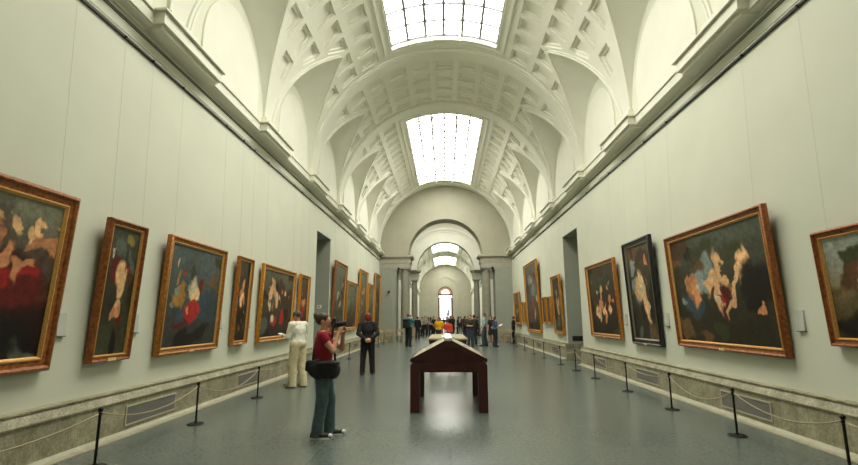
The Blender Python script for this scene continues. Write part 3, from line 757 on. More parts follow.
for sx, s in ((-1, 'left'), (1, 'right')):
    for y, w in ((13.2, 'second'), (21.9, 'fourth')):
        t = thing('flood_light', 'small black floodlight on the %s cornice beyond the %s corbel' % (s, w), 'floodlight', (sx * (A - .12), y, 6.245), 0, 'floodlights on the cornice')
        MB().box(-.07, .07, -.10, .10, 0, .02).box(-.02, .02, -.12, -.10, .0, .12).box(-.02, .02, .10, .12, 0, .12).obj('bracket', IRON, t)
        MB().box(-.08, .07, -.095, .095, .03, .19, .012).obj('body', BLACKP, t)
        MB().box(-sx * .072 - .006, -sx * .072 + .006, -.08, .08, .05, .17).obj('lens', LENS, t)

# ------------------------------------------------------------------ barrier posts and cords
POSTS = {'left': (-3.88, [3.3, 5.46, 7.61, 10.06, 12.03, 14.4, 16.9, 19.5, 22.2, 25.2, 27.9, 30.4]),
         'right': (3.86, [2.9, 5.12, 6.97, 8.86, 10.93, 13.19, 15.07, 17.02, 19.81, 22.02, 24.5, 27.35, 29.8])}
def post_proto():
    t = thing('barrier_post', '', 'post', (0, 0, 0), 0, 'barrier posts along the walls')
    MB().lathe([(.02, 0), (.118, 0), (.122, .006), (.115, .016), (.03, .022), (.022, .04)], n=24).obj('base', IRON, t, smooth=True)
    MB().lathe([(.015, .02), (.0145, .54), (.022, .545), (.022, .565), (.013, .57)], n=14).obj('pole', IRON, t, smooth=True)
    MB().lathe([(.005, .568), (.018, .576), (.026, .592), (.024, .610), (.012, .622), (.004, .624)], n=14).obj('knob', IRON, t, smooth=True)
    return t
pp = post_proto(); first = True
ROPE = mat('beige_cord', (.40, .34, .22, 1), .8)
for side, (x, ys) in POSTS.items():
    for i, y in enumerate(ys):
        w = 'just outside the left edge' if (side == 'left' and i == 0) else ('just outside the right edge' if i == 0 else '%s one counted from the camera' % ORD[i - 1])
        lb = 'black iron barrier post along the %s wall, %s' % (side, w)
        if first: t = pp; first = False
        else: t = dup(pp)
        t.location = (x, y, 0); t['label'] = lb
    for i, (a, b) in enumerate(zip(ys, ys[1:])):
        sag = .09 + .06 * ((i * 7 + (side == 'left') * 3) % 3)
        if b - a > 2.6: sag += .03
        pts = [(x, a + .031 + (b - a - .062) * k / 16, .555 - sag * 4 * (k / 16) * (1 - k / 16)) for k in range(17)]
        tag(MB().tube(pts, .0085, 6).obj('barrier_rope', ROPE, smooth='all'), 'beige cord sagging between barrier posts on the %s, %s span from the camera' % (side, ORD[i]), 'rope', 'barrier cords')

# ------------------------------------------------------------------ display tables
MAHOG = mat('dark_mahogany', (.055, .0055, .005, 1), .42, noise=.3, scale=5, stretch=(1, .2, 1))
LINEN = mat('cream_display_lining', (.62, .58, .40, 1), .7, noise=.12, scale=5)
def pane_mat():
    m = bpy.data.materials.new('display_glass'); m.use_nodes = True
    b = m.node_tree.nodes['Principled BSDF']; b.inputs['Base Color'].default_value = (.9, .95, .92, 1); b.inputs['Roughness'].default_value = .06; b.inputs['Alpha'].default_value = .22
    return m
PANE = pane_mat()
def gabled_case():
    L, W = 2.02, .665
    t = thing('display_case', 'dark mahogany display table with gabled glass top standing mid-hall in front', 'display table', (0, 8.50, 0))
    for x in (-W + .005, W - .165):
        for y in (0, L - .16): MB().box(x, x + .16, y, y + .16, 0, .80, .006).obj('leg', MAHOG, t)
    MB().box(-W + .02, W - .02, .012, .05, .665, .80).box(-W + .02, W - .02, L - .05, L - .012, .665, .80).box(-W + .02, -W + .06, .05, L - .05, .665, .80).box(W - .06, W - .02, .05, L - .05, .665, .80).box(-W + .06, W - .06, .05, L - .05, .74, .80).obj('apron', MAHOG, t)
    zr, ze, zb = 1.225, .885, .80
    for y in (.03, L - .07):
        mb = MB().plate([(-W + .07, zb), (W - .07, zb), (W - .07, ze - .02), (0, zr - .07), (-W + .07, ze - .02)], lambda x, z: (x, y, z), lambda x, z: (x, y + .04, z)); mb.obj('gable_panel', MAHOG, t)
    sl = (zr - ze) / W
    for y in (0, L - .05):
        mb = MB()
        for s in (-1, 1):
            mb.loops([[(s * W, yy, ze), (s * W, yy, ze - .035), (s * (W - .02), yy, ze - .055), (0, yy, zr - .115), (0, yy, zr)] for yy in (y, y + .05)])
        mb.box(-W + .03, W - .03, y + .005, y + .045, .80, .835)
        mb.obj('gable_moulding', MAHOG, t)
    for s in (-1, 1):
        P = lambda x, d: (s * x, ze + (W - x) * sl + d)
        mb = MB().loops([[(P(W, 0)[0], yy, P(W, 0)[1]), (P(W - .035, .0)[0], yy, P(W - .035, .004)[1]), (P(W - .035, 0)[0], yy, P(W - .035, -.05)[1]), (P(W, 0)[0], yy, ze - .035)] for yy in (.05, L - .05)])
        mb.obj('eaves_rail', MAHOG, t)
        mb = MB().loops([[(P(W - .035, 0)[0], yy, P(W - .035, -.012)[1]), (P(.07, 0)[0], yy, P(.07, -.012)[1]), (P(.07, 0)[0], yy, P(.07, -.035)[1]), (P(W - .035, 0)[0], yy, P(W - .035, -.035)[1])] for yy in (.05, L - .05)])
        ln = mb.obj('display_lining', LINEN, t); ln['label'] = 'cream lining under the sloping glass'
        mb = MB().loops([[(P(W - .03, 0)[0], yy, P(W - .03, .003)[1]), (P(.06, 0)[0], yy, P(.06, .003)[1]), (P(.06, 0)[0], yy, P(.06, -.003)[1]), (P(W - .03, 0)[0], yy, P(W - .03, -.003)[1])] for yy in (.045, L - .045)])
        mb.obj('glass_pane', PANE, t)
    MB().loops([[(-.075, yy, zr - .035), (-.07, yy, zr - .012), (-.06, yy, zr + .012), (.06, yy, zr + .012), (.07, yy, zr - .012), (.075, yy, zr - .035)] for yy in (-.004, L + .004)]).obj('ridge_strip', mat('ridge_steel', (.78, .78, .76, 1), .18, metal=.9), t)
    return t
gabled_case()
GILTW = mat('honey_wood', lin(168, 126, 60), .4, noise=.2, scale=6)
def flat_case():
    L, W = 3.4, .63
    t = thing('display_case', 'pale flat-topped display table behind the gabled mahogany one', 'display table', (.02, 15.3, 0))
    for x in (-W + .06, W - .16):
        for y in (.08, L - .18): MB().box(x, x + .10, y, y + .10, 0, .82, .005).obj('leg', MAHOG, t)
    MB().box(-W + .04, W - .04, .05, L - .05, .80, .90).obj('apron', MAHOG, t)
    MB().box(-W, W, 0, L, .90, .935, .006).obj('edge_moulding', GILTW, t)
    for s in (-1, 1):
        mb = MB(); mb.loops([[(s * (W - .02), yy, .935), (s * .10, yy, .935), (s * .10, yy, .985), (s * (W - .05), yy, .965)] for yy in (.03, L - .03)])
        mb.obj('display_lining', LINEN, t)
        mb = MB(); mb.loops([[(s * (W - .05), yy, .967), (s * .10, yy, .987), (s * .10, yy, .995), (s * (W - .05), yy, .975)] for yy in (.03, L - .03)])
        mb.obj('glass_pane', PANE, t)
    MB().box(-.10, .10, .01, L - .01, .935, 1.0, .004).obj('ridge_strip', mat('ridge_white', (.8, .8, .78, 1), .3), t)
flat_case()

# ------------------------------------------------------------------ folding chairs along the end wall
BEECH = mat('pale_beech', lin(172, 148, 104), .55, noise=.15, scale=8)
def chair_proto():
    t = thing('wooden_chair', '', 'chair', (0, 0, 0), 0, 'wooden chairs by the end wall')
    mb = MB()
    for k in range(5): mb.box(-.21, .21, -.20 + k * .083, -.13 + k * .083, .44, .46)
    mb.obj('seat', BEECH, t)
    for s in (-1, 1):
        MB().tube([(s * .22, -.24, 0), (s * .22, 0, .25), (s * .21, .20, .45)], .016, 8).obj('leg', BEECH, t)
        MB().tube([(s * .20, .26, 0), (s * .20, 0, .25), (s * .20, -.20, .44)], .016, 8).obj('leg', BEECH, t)
        MB().tube([(s * .21, .20, .43), (s * .21, .24, .65), (s * .21, .28, .88)], .016, 8).obj('back_post', BEECH, t)
        MB().tube([(s * .235, -.18, .64), (s * .235, .25, .66)], .018, 8).tube([(s * .235, -.16, .45), (s * .235, -.17, .64)], .014, 8).obj('armrest', BEECH, t)
    MB().loops([[(-.21, .27, .70), (-.21, .29, .86), (-.21, .30, .86), (-.21, .285, .70)], [(.21, .27, .70), (.21, .29, .86), (.21, .30, .86), (.21, .285, .70)]]).obj('backrest', BEECH, t)
    return t
ch = chair_proto()
CH = [(-4.10, 30.9, .5, 'pale wooden armchair under the last left painting, nearest the wall'), (-3.72, 32.3, .2, 'pale wooden armchair right of the one nearest the left wall'), (-3.05, 32.4, 0, 'pale wooden armchair below the security camera, leftmost of the columns'), (-2.35, 32.5, -.2, 'pale wooden armchair in front of the left column'),
      (3.45, 32.2, -.1, 'pale wooden armchair by the right end wall, nearer the column'), (4.0, 31.6, -.4, 'pale wooden armchair by the right wall behind the last posts')]
for i, (x, y, r, lb) in enumerate(CH):
    c = ch if i == 0 else dup(ch)
    c.location = (x, y, 0); c.rotation_euler = (0, 0, r); c['label'] = lb
# ------------------------------------------------------------------ people: smooth bodies from blended limbs
def rotm(rx=0, ry=0, rz=0):
    return np.array(Matrix.Rotation(rz, 3, 'Z') @ Matrix.Rotation(ry, 3, 'Y') @ Matrix.Rotation(rx, 3, 'X'))
def pdist(p, P):
    k = p[0]
    if k == 'c':
        a, ra, b, rb = np.array(p[1]), p[2], np.array(p[3]), p[4]
        ba = b - a; t = np.clip(((P - a) @ ba) / max(1e-9, ba @ ba), 0, 1)
        return np.linalg.norm(P - a - t[..., None] * ba, axis=-1) - (ra + (rb - ra) * t)
    q = P - np.array(p[1])
    if len(p) > 3 and p[3] is not None: q = q @ p[3]
    r = np.array(p[2])
    if k == 'e':
        k0 = np.linalg.norm(q / r, axis=-1); k1 = np.linalg.norm(q / r ** 2, axis=-1) + 1e-9
        return k0 * (k0 - 1) / k1
    q = np.abs(q) - (r - .012)
    return np.linalg.norm(np.maximum(q, 0), axis=-1) + np.minimum(q.max(-1), 0) - .012
def pbox(p):
    if p[0] == 'c':
        a, b = np.array(p[1]), np.array(p[3]); r = max(p[2], p[4])
        return np.minimum(a, b) - r, np.maximum(a, b) + r
    r = np.array(p[2]); r = r if len(p) < 4 or p[3] is None else np.full(3, np.linalg.norm(r))
    return np.array(p[1]) - r, np.array(p[1]) + r
def sdf_mesh(name, prims, vox, k=.03, cuts=(), zmin=None, zmax=None, grow=0, wrinkle=0):
    lo = np.min([pbox(p)[0] for p in prims], 0) - 3 * vox - grow; hi = np.max([pbox(p)[1] for p in prims], 0) + 3 * vox + grow
    n = np.ceil((hi - lo) / vox).astype(int) + 1
    D = np.full(n, .25); ax = [lo[i] + vox * np.arange(n[i]) for i in range(3)]
    def sub(p, m):
        a, b = pbox(p); s = []
        for i in range(3):
            s.append(slice(max(0, int((a[i] - m - lo[i]) / vox)), max(0, min(n[i], int((b[i] + m - lo[i]) / vox) + 2))))
        if any(q.stop <= q.start for q in s): return None, None
        P = np.stack(np.meshgrid(ax[0][s[0]], ax[1][s[1]], ax[2][s[2]], indexing='ij'), -1)
        return tuple(s), P
    for p in prims:
        s, P = sub(p, k + 2 * vox + .02 + grow)
        if s is None: continue
        d = pdist(p, P); b = D[s]; h = np.clip(.5 + .5 * (b - d) / k, 0, 1)
        D[s] = b * (1 - h) + d * h - k * h * (1 - h)
    D -= grow
    if wrinkle:
        X, Y, Z = np.meshgrid(*ax, indexing='ij')
        D += wrinkle * (np.sin(23 * Z + 9 * X + 4 * np.sin(11 * Y)) * np.sin(17 * X - 13 * Y + 5 * Z))
    for p in cuts:
        s, P = sub(p, .06)
        if s is not None: D[s] = np.maximum(D[s], -pdist(p, P))
    if zmin is not None: D = np.maximum(D, (zmin - ax[2])[None, None, :])
    if zmax is not None: D = np.maximum(D, (ax[2] - zmax)[None, None, :])
    I = D < 0
    # surface nets
    c = np.zeros(np.array(n) - 1, int)
    for dx in (0, 1):
        for dy in (0, 1):
            for dz in (0, 1): c += I[dx:n[0] - 1 + dx, dy:n[1] - 1 + dy, dz:n[2] - 1 + dz]
    act = (c > 0) & (c < 8); idx = -np.ones(act.shape, int); cells = np.argwhere(act); idx[act] = np.arange(len(cells))
    acc = np.zeros((len(cells), 3)); cnt = np.zeros(len(cells))
    for axis in range(3):
        o = [i for i in range(3) if i != axis]
        for u in (0, 1):
            for v in (0, 1):
                a = cells.copy(); a[:, o[0]] += u; a[:, o[1]] += v; b = a.copy(); b[:, axis] += 1
                da, db = D[tuple(a.T)], D[tuple(b.T)]; m = (da < 0) != (db < 0)
                t = np.where(m, da / np.where(m, da - db, 1), 0)
                pt = a.astype(float); pt[:, axis] += t
                acc += pt * m[:, None]; cnt += m
    verts = lo + (acc / np.maximum(cnt, 1)[:, None]) * vox
    faces = []
    for axis in range(3):
        sl0 = [slice(None)] * 3; sl1 = [slice(None)] * 3; sl0[axis] = slice(0, -1); sl1[axis] = slice(1, None)
        ch_ = np.argwhere(I[tuple(sl0)] != I[tuple(sl1)])
        o1, o2 = [(1, 2), (2, 0), (0, 1)][axis]
        ch_ = ch_[(ch_[:, o1] > 0) & (ch_[:, o2] > 0) & (ch_[:, o1] < n[o1] - 1) & (ch_[:, o2] < n[o2] - 1)]
        if not len(ch_): continue
        flip = ~I[tuple(ch_.T)]
        q = []
        for d1, d2 in ((-1, -1), (0, -1), (0, 0), (-1, 0)):
            e = ch_.copy(); e[:, o1] += d1; e[:, o2] += d2; q.append(idx[tuple(e.T)])
        q = np.stack(q, 1); q[flip] = q[flip][:, ::-1]
        faces.append(q)
    faces = np.concatenate(faces); faces = faces[(faces >= 0).all(1)]
    me = bpy.data.meshes.new(name); me.from_pydata(verts.tolist(), [], faces.tolist()); me.update()
    return me

SKIN = {'fair': mat('skin_fair', lin(212, 160, 128), .5), 'tan': mat('skin_tan', lin(178, 122, 88), .5), 'dark': mat('skin_dark', lin(104, 70, 50), .5)}
EYEW = mat('eye_white', (.75, .73, .7, 1), .3); LIP = mat('lips', lin(160, 80, 70), .5)
def cloth(rgb, noise=.18): return mat('cloth_%d_%d_%d' % rgb, lin(*rgb), .85, noise=noise, scale=14, bump=.3, bscale=90)

ARMS = {   # elbow, wrist, hand direction, palm normal for the right side (x positive)
    'down': ((.235, -.03, 1.10), (.235, .04, .86), (0, .15, -1), (-1, 0, 0)),
    'camera': ((.20, .22, 1.24), (.085, .24, 1.45), (-.25, .15, 1), (-1, 0, 0)),
    'read': ((.225, .05, 1.10), (.12, .27, 1.16), (-.3, 1, .15), (0, 0, 1)),
    'clasp': ((.275, -.13, 1.12), (.085, -.20, .955), (-1, -.05, -.25), (0, 1, 0)),
    'cross': ((.22, .10, 1.12), (-.02, .20, 1.13), (-1, .1, 0), (0, -1, 0)),
    'hip': ((.30, -.04, 1.13), (.17, .03, 1.0), (-.4, .6, -.6), (-1, 0, 0)),
    'pocket': ((.255, -.08, 1.12), (.185, .05, .93), (-.1, .3, -1), (-1, 0, 0)),
}
def nrm(v):
    v = np.array(v, float); return v / np.linalg.norm(v)
def hand_prims(w, d, nml, fat=1.0, curl=.5):
    d = nrm(d); nml = nrm(np.array(nml, float) - d * np.dot(nml, d)); sd = np.cross(d, nml); w = np.array(w)
    out = []
    for o in (-.024, -.008, .008, .024):
        out.append(('c', w + d * .012 + sd * o * .6, .016 * fat, w + d * .082 + sd * o, .0125 * fat))
    for o, l in ((-.027, .068), (-.009, .08), (.009, .076), (.026, .058)):
        a = w + d * .085 + sd * o; b = a + nrm(d + nml * curl * .6) * l * .5; c = b + nrm(d + nml * curl * 2.0) * l * .5
        out += [('c', a, .0095 * fat, b, .0088 * fat), ('c', b, .0088 * fat, c, .0075 * fat)]
    a = w + d * .028 - sd * .022; b = a + nrm(d * .8 - sd * .8 + nml * .35) * .042; c = b + nrm(d - sd * .25 + nml * .5) * .032
    return out + [('c', a, .012 * fat, b, .0105 * fat), ('c', b, .0105 * fat, c, .0085 * fat)]

def person(label, loc, rotz, h=1.70, vox=.018, fem=False, skin='fair', top=(120, 120, 120), sleeve=.55, legs=(40, 40, 46), leg_kind='trousers', shoes=(30, 28, 26),
           hair=(50, 36, 26), hair_kind='short', arms=('down', 'down'), stance=None, lean=0, look=(0, 0), group=None, face=False, hem=.93, bulk=1.0, flare=1.0, top_name='shirt', belly=0, neck=1.43, custom=None):
    s = h / 1.70
    sw = (.165 if fem else .188) * bulk
    S = lambda v: tuple(np.array(v, float) * s)
    def up(v):                                           # forward lean of everything above the hips
        v = np.array(v, float)
        if v[2] > .95: v = v + np.array([0, math.tan(lean) * (v[2] - .95), 0])
        return v * s
    st = stance or ((-.105, 0, 0), (.105, 0, 0))          # foot x, y, heel lift
    limbs = {}
    body, shirt, trous, shoe = [], [], [], []
    g = 1.0 if not fem else .94
    body += [('e', S((0, 0, .95)), S((.165 * bulk, .118 * bulk, .13))), ('e', up((0, .008, 1.07)), S((.140 * g * bulk, .105 * bulk + belly, .15))), ('e', up((0, 0, 1.25)), S((.160 * g * bulk, .113 * bulk, .19))),
             ('c', up((-sw + .04, -.005, 1.385)), .062 * s, up((sw - .04, -.005, 1.385)), .062 * s), ('c', up((0, -.008, 1.38)), .062 * s, up((0, .012, 1.51)), .050 * s)]
    if fem: body += [('e', up((q * .07, .085, 1.255)), S((.062, .05, .06))) for q in (-1, 1)]
    shirt += list(body[1:4]) + ([body[-2], body[-1]] if fem else []) + [('c', up((-sw + .04, -.005, 1.385)), .062 * s, up((0, -.005, 1.40)), .07 * s), ('c', up((sw - .04, -.005, 1.385)), .062 * s, up((0, -.005, 1.40)), .07 * s)]
    if hem < .97: shirt.append(('e', S((0, 0, .96)), S((.163 * bulk, .116 * bulk, .12))))
    hands = []
    for i, q in enumerate((-1, 1)):
        a = custom[i] if custom and custom[i] else ARMS[arms[i]]
        if not (custom and custom[i]): a = tuple((v[0] * q, v[1], v[2]) for v in a)
        E, W = np.array(a[0], float), np.array(a[1], float)
        sh = (q * sw, -.005, 1.375)
        eU, wU = up(E), up(W)
        body += [('c', up(sh), .050 * s * bulk, eU, .040 * s), ('c', eU, .039 * s, wU, .027 * s)]
        hands += [(p[0], tuple(np.array(p[1])), p[2], tuple(np.array(p[3])), p[4]) for p in hand_prims(wU, a[2], a[3], s * (1 if vox < .011 else 1.25))]
        eb = np.array(up(sh)) * (1 - min(1, sleeve * 2)) + np.array(eU) * min(1, sleeve * 2)
        if sleeve > 0: shirt.append(('c', up(sh), .052 * s * bulk, tuple(eb), (.052 if sleeve < .5 else .046) * s))
        if sleeve > .5:
            f = (sleeve - .5) * 2; wb = np.array(eU) * (1 - f) + np.array(wU) * f
            shirt.append(('c', eU, .044 * s, tuple(wb), .036 * s))
        fx, fy, lift = st[i]
        hip = (q * .088, 0, .90); kn = ((q * .088 + fx) / 2 + q * .004, fy * .5 + .025, .49 + lift * .5); an = (fx, fy - .03, .085 + lift)
        body += [('c', S(hip), .088 * s * bulk, S(kn), .058 * s), ('c', S(kn), .057 * s, S(an), .038 * s), ('c', S(an), .036 * s, S((fx * 1.12, fy + .13, .032 + lift * .4)), .028 * s)]
        r0 = .096 * bulk
        if leg_kind == 'trousers':
            trous += [('c', S(hip), r0 * s, S(kn), .074 * s * flare), ('c', S(kn), .074 * s * flare, S((fx, fy - .028, .03)), .066 * s * flare)]
        elif leg_kind == 'shorts':
            trous += [('c', S(hip), r0 * s, S(kn), .082 * s)]
        shoe += [('c', S((fx, fy - .06, .048 + lift)), .046 * s, S((fx * 1.08, fy + .05, .042 + lift * .6)), .044 * s), ('c', S((fx * 1.08, fy + .05, .040 + lift * .6)), .044 * s, S((fx * 1.13, fy + .15, .034 + lift * .3)), .036 * s)]
    trous.append(('e', S((0, 0, .95)), S((.172 * bulk, .124 * bulk, .12))))
    # head, turned and tilted about the top of the neck
    piv = np.array(up((0, .0, 1.50))); HR = rotm(look[0], 0, look[1])
    def hd(v): return tuple(piv + HR @ (np.array(v, float) * s))
    hp = [('e', hd((0, -.008, .105)), S((.074, .094, .088)), HR), ('e', hd((0, .035, .055)), S((.056, .056, .072)), HR), ('c', hd((0, .07, .0)), .022 * s, hd((0, .075, .02)), .03 * s),
          ('c', hd((0, .094, .088)), .010 * s, hd((0, .108, .062)), .013 * s), ('e', hd((0, .078, .105)), S((.045, .02, .014)), HR)]
    hp += [('e', hd((q * .074, -.005, .075)), S((.010, .022, .031)), HR) for q in (-1, 1)]
    root = link('person', sdf_mesh('person', body + hp + hands, vox, k=.018 * s), SKIN[skin], smooth='all')
    root.location = loc; root.rotation_euler = (0, 0, rotz); tag(root, label, 'person', group)
    cv = vox * 1.1
    if leg_kind == 'trousers' or leg_kind == 'shorts':
        link('trousers' if leg_kind == 'trousers' else 'shorts', sdf_mesh('trousers', trous, cv, k=.03 * s, zmin=.022 * s if leg_kind == 'trousers' else .44 * s, zmax=1.03 * s, grow=.012, wrinkle=.003), cloth(legs), root, 'all')
    elif leg_kind == 'skirt':
        sk = [('c', S((0, 0, .98)), .135 * s, S((0, .01, .55)), .19 * s)]
        link('skirt', sdf_mesh('skirt', sk, cv, zmin=.50 * s, zmax=1.03 * s, grow=.012), cloth(legs), root, 'all')
    link(top_name, sdf_mesh('shirt', shirt, cv, k=.03 * s, zmin=hem * s, grow=.015, wrinkle=.003, zmax=(neck + .03) * s, cuts=[('c', up((0, .02, neck + .05)), .075 * s, up((0, .05, neck + .10)), .08 * s)]), cloth(top), root, 'all')
    link('shoe', sdf_mesh('shoe', shoe[:2], vox, k=.02, zmin=.0, grow=.004), mat('leather_%d_%d_%d' % shoes, lin(*shoes), .5), root, 'all')
    link('shoe', sdf_mesh('shoe', shoe[2:], vox, k=.02, zmin=.0, grow=.004), mat('leather_%d_%d_%d' % shoes, lin(*shoes), .5), root, 'all')
    hm = mat('hair_%d_%d_%d' % hair, lin(*hair), .55, noise=.3, scale=60)
    hs = [('e', hd((0, -.016, .115)), S((.082, .100, .092)), HR)]
    cut = [('e', hd((0, .085, .045)), S((.075, .085, .088)), HR)]
    if hair_kind == 'long': hs += [('e', hd((0, -.055, .03)), S((.083, .055, .12)), HR), ('c', hd((-.035, -.07, -.02)), .05 * s, up((-.05, -.10, 1.28)), .035 * s), ('c', hd((.035, -.07, -.02)), .05 * s, up((.05, -.10, 1.26)), .035 * s)]
    if hair_kind == 'bun': hs += [('e', hd((0, -.095, .155)), S((.042, .042, .042)), HR), ('c', hd((0, -.10, .185)), .018 * s, hd((.01, -.10, .215)), .006 * s), ('c', hd((0, -.11, .175)), .016 * s, hd((-.02, -.14, .20)), .006 * s)]
    if hair_kind == 'bob': hs += [('e', hd((0, -.03, .06)), S((.09, .08, .10)), HR)]
    if hair_kind != 'bald':
        link('hair' if hair_kind != 'cap' else 'cap', sdf_mesh('hair', hs, vox, k=.02, cuts=cut), hm, root, 'all')
    if face:
        for q in (-1, 1):
            e = MB().ball(hd((q * .031, .083, .090)), .011 * s, 10).obj('eye', EYEW, root, smooth='all')
            MB().ball(hd((q * .031, .093, .090)), .005 * s, 8).obj('iris', BLACKP, e, smooth='all')
        MB().ball(hd((0, .092, .030)), tuple(np.array((.020, .007, .006)) * s), 10).obj('mouth', LIP, root, smooth='all')
    root['_s'] = s
    del root['_s']
    return root, hd, up, s

def world(root, p):
    return Matrix.Translation(root.location) @ Matrix.Rotation(root.rotation_euler.z, 4, 'Z') @ Vector(p)
def sdf_thing(name, prims, vox, m, root, k=.012, parent=None, **kw):
    o = link(name, sdf_mesh(name, prims, vox, k=k, **kw), m, parent, 'all')
    if parent is None: o.location = root.location; o.rotation_euler = root.rotation_euler
    return o

# --- the photographer in front
RZ = -PI / 2 + .12
CAMR = ((.165, .15, 1.17), (.050, .205, 1.395), (-.25, .35, .9), (-.9, .35, 0))
CAML = ((-.15, .25, 1.19), (-.035, .27, 1.37), (.25, .30, .9), (.5, .1, 1))
p, hd, up, s = person('woman in a crimson short-sleeved top and jeans raising a black camera to her eye', (-1.75, 6.84, 0), RZ, 1.66, .0085, True, 'fair', (160, 28, 48), .12, (84, 104, 112), 'trousers', (26, 24, 24),
                      (64, 42, 28), 'bun', stance=((-.09, .13, 0), (.11, -.03, 0)), lean=-.02, look=(.10, .0), face=True, hem=.94, custom=(CAML, CAMR), flare=.95, top_name='short_sleeved_top', neck=1.41)
for fx, fy in ((-.09, .13), (.11, -.03)):
    mb = MB(); pts = [(fx * 1.07 - .047 + .0, fy - .10), (fx * 1.07 + .047, fy - .10), (fx * 1.07 + .055, fy + .03), (fx * 1.12 + .044, fy + .15), (fx * 1.13, fy + .195), (fx * 1.12 - .046, fy + .15), (fx * 1.07 - .054, fy + .03)]
    mb.loops([[(x * s, y * s, .001) for x, y in pts], [(x * s, y * s, .026) for x, y in pts]]).obj('shoe_sole', WHITEP, p)
    MB().ball((fx * 1.13 * s, (fy + .155) * s, .042 * s), (.040, .046, .030)).obj('toe_cap', WHITEP, p, smooth='all')
# camera
cc = np.array(hd((0.0, .150, .02)))
ct = thing('camera', 'black camera with a long lens held up by the woman in crimson', 'camera', world(p, cc), RZ)
ct.rotation_euler = (.10, 0, RZ)
mb = MB().box(-.068, .068, -.035, .03, -.045, .045, .008).box(-.03, .03, -.03, .035, .04, .075, .008).box(-.07, -.045, -.02, .045, -.045, .04, .008); mb.obj('body', BLACKP, ct)
MB().lathe([(.034, 0), (.036, .01), (.036, .05), (.040, .055), (.040, .13), (.036, .135), (.030, .13), (.030, .11)], n=20).obj('lens_barrel', BLACKP, ct, smooth=True).rotation_euler = (-PI / 2, 0, 0)
ct.children[-1].location = (0, .03, -.005)
MB().lathe([(.001, .118), (.029, .118), (.029, .122), (.001, .126)], n=16).obj('front_glass', LENS, ct).rotation_euler = (-PI / 2, 0, 0)
ct.children[-1].location = (0, .03, -.005)
MB().box(-.062, .062, -.037, -.034, .018, .042).obj('grey_band', mat('camera_grey', (.3, .3, .3, 1), .4), ct)
stp = [(.068, .0, .02), (.075, -.03, -.10), (.05, -.06, -.26), (.0, -.05, -.34), (-.05, -.06, -.26), (-.075, -.03, -.10), (-.068, 0, .02)]
MB().tube(stp, .009, 6).obj('strap', BLACKP, ct, smooth='all')
# shoulder bag
BODY = [('e', (0, 0, .95), (.175, .125, .20)), ('e', (0, 0, 1.10), (.15, .11, .2))]
BAG = mat('black_nylon', (.010, .010, .011, 1), .7, noise=.3, scale=12, bump=.4, bscale=60)
bt = thing('shoulder_bag', 'bulky black bag slung at the hips of the woman in crimson', 'bag', tuple(p.location), RZ)
sdf_thing('body', [('e', (.17, .0, .90), (.10, .19, .125)), ('e', (.08, .14, .88), (.15, .10, .12)), ('b', (.15, -.13, .955), (.07, .08, .065)), ('b', (.17, .06, .88), (.075, .14, .085))], .010, BAG, p, k=.04, parent=bt, wrinkle=.007, cuts=BODY)
sdf_thing('flap', [('e', (.17, .07, .985), (.105, .17, .035)), ('b', (.262, .06, .935), (.012, .13, .065))], .010, BAG, p, k=.04, parent=bt, wrinkle=.004, cuts=BODY)
stp = [up((.12, -.13, 1.0)), up((.03, -.13, 1.18)), up((-.08, -.115, 1.34)), up((-.125, -.03, 1.435)), up((-.115, .07, 1.37)), up((-.04, .155, 1.22)), up((.06, .17, 1.04)), up((.09, .15, .97))]
MB().tube(stp, .017, 6).obj('strap', BAG, bt, smooth='all')

# --- the visitor in white writing by the wall
RZ2 = 1.05
W2R = ((.235, .06, 1.12), (.13, .24, 1.10), (-.2, 1, .1), (0, 0, 1)); W2L = ((-.235, .07, 1.12), (-.10, .30, 1.12), (.1, 1, .1), (0, 0, 1))
p2, hd2, up2, s2 = person('older visitor in a loose white shirt and pale khaki trousers writing beside the left wall', (-3.56, 11.62, 0), RZ2, 1.77, .0105, False, 'tan', (236, 234, 216), .92, (214, 200, 160), 'trousers', (176, 152, 116),
                          (72, 70, 64), 'short', stance=((-.12, .03, 0), (.13, -.06, 0)), lean=.07, look=(-.45, 0.2), face=True, hem=.80, custom=(W2L, W2R), bulk=1.13, flare=1.15)
nb = thing('notebook', 'small white notebook held by the visitor in the loose white shirt', 'notebook', world(p2, up2((-.09, .41, 1.145))), RZ2 + .2)
nb.rotation_euler = (.35, 0, RZ2 + .2)
MB().box(-.075, .075, -.10, .10, 0, .012).obj('pages', mat('paper', (.8, .8, .76, 1), .7), nb); MB().box(-.079, .079, -.104, .104, -.005, 0).obj('cover', mat('notebook_cover', lin(70, 90, 110), .6), nb)
# --- the visitor in black seen from behind
W3R = ((.27, -.10, 1.13), (.075, -.19, .97), (-.95, -.1, -.35), (.2, 1, 0)); W3L = ((-.27, -.10, 1.13), (-.065, -.215, .965), (.95, -.05, -.35), (.2, 1, 0))
person('visitor with red hair in a black jacket and trousers, hands clasped behind the back', (-2.30, 14.16, 0), .18, 1.73, .0115, False, 'fair', (28, 27, 27), .93, (22, 21, 22), 'trousers', (16, 15, 15),
       (124, 40, 26), 'bob', stance=((-.14, -.02, 0), (.15, .06, 0)), look=(-.1, 0), hem=.80, custom=(W3L, W3R), bulk=1.12, top_name='jacket', flare=.95, face=True)
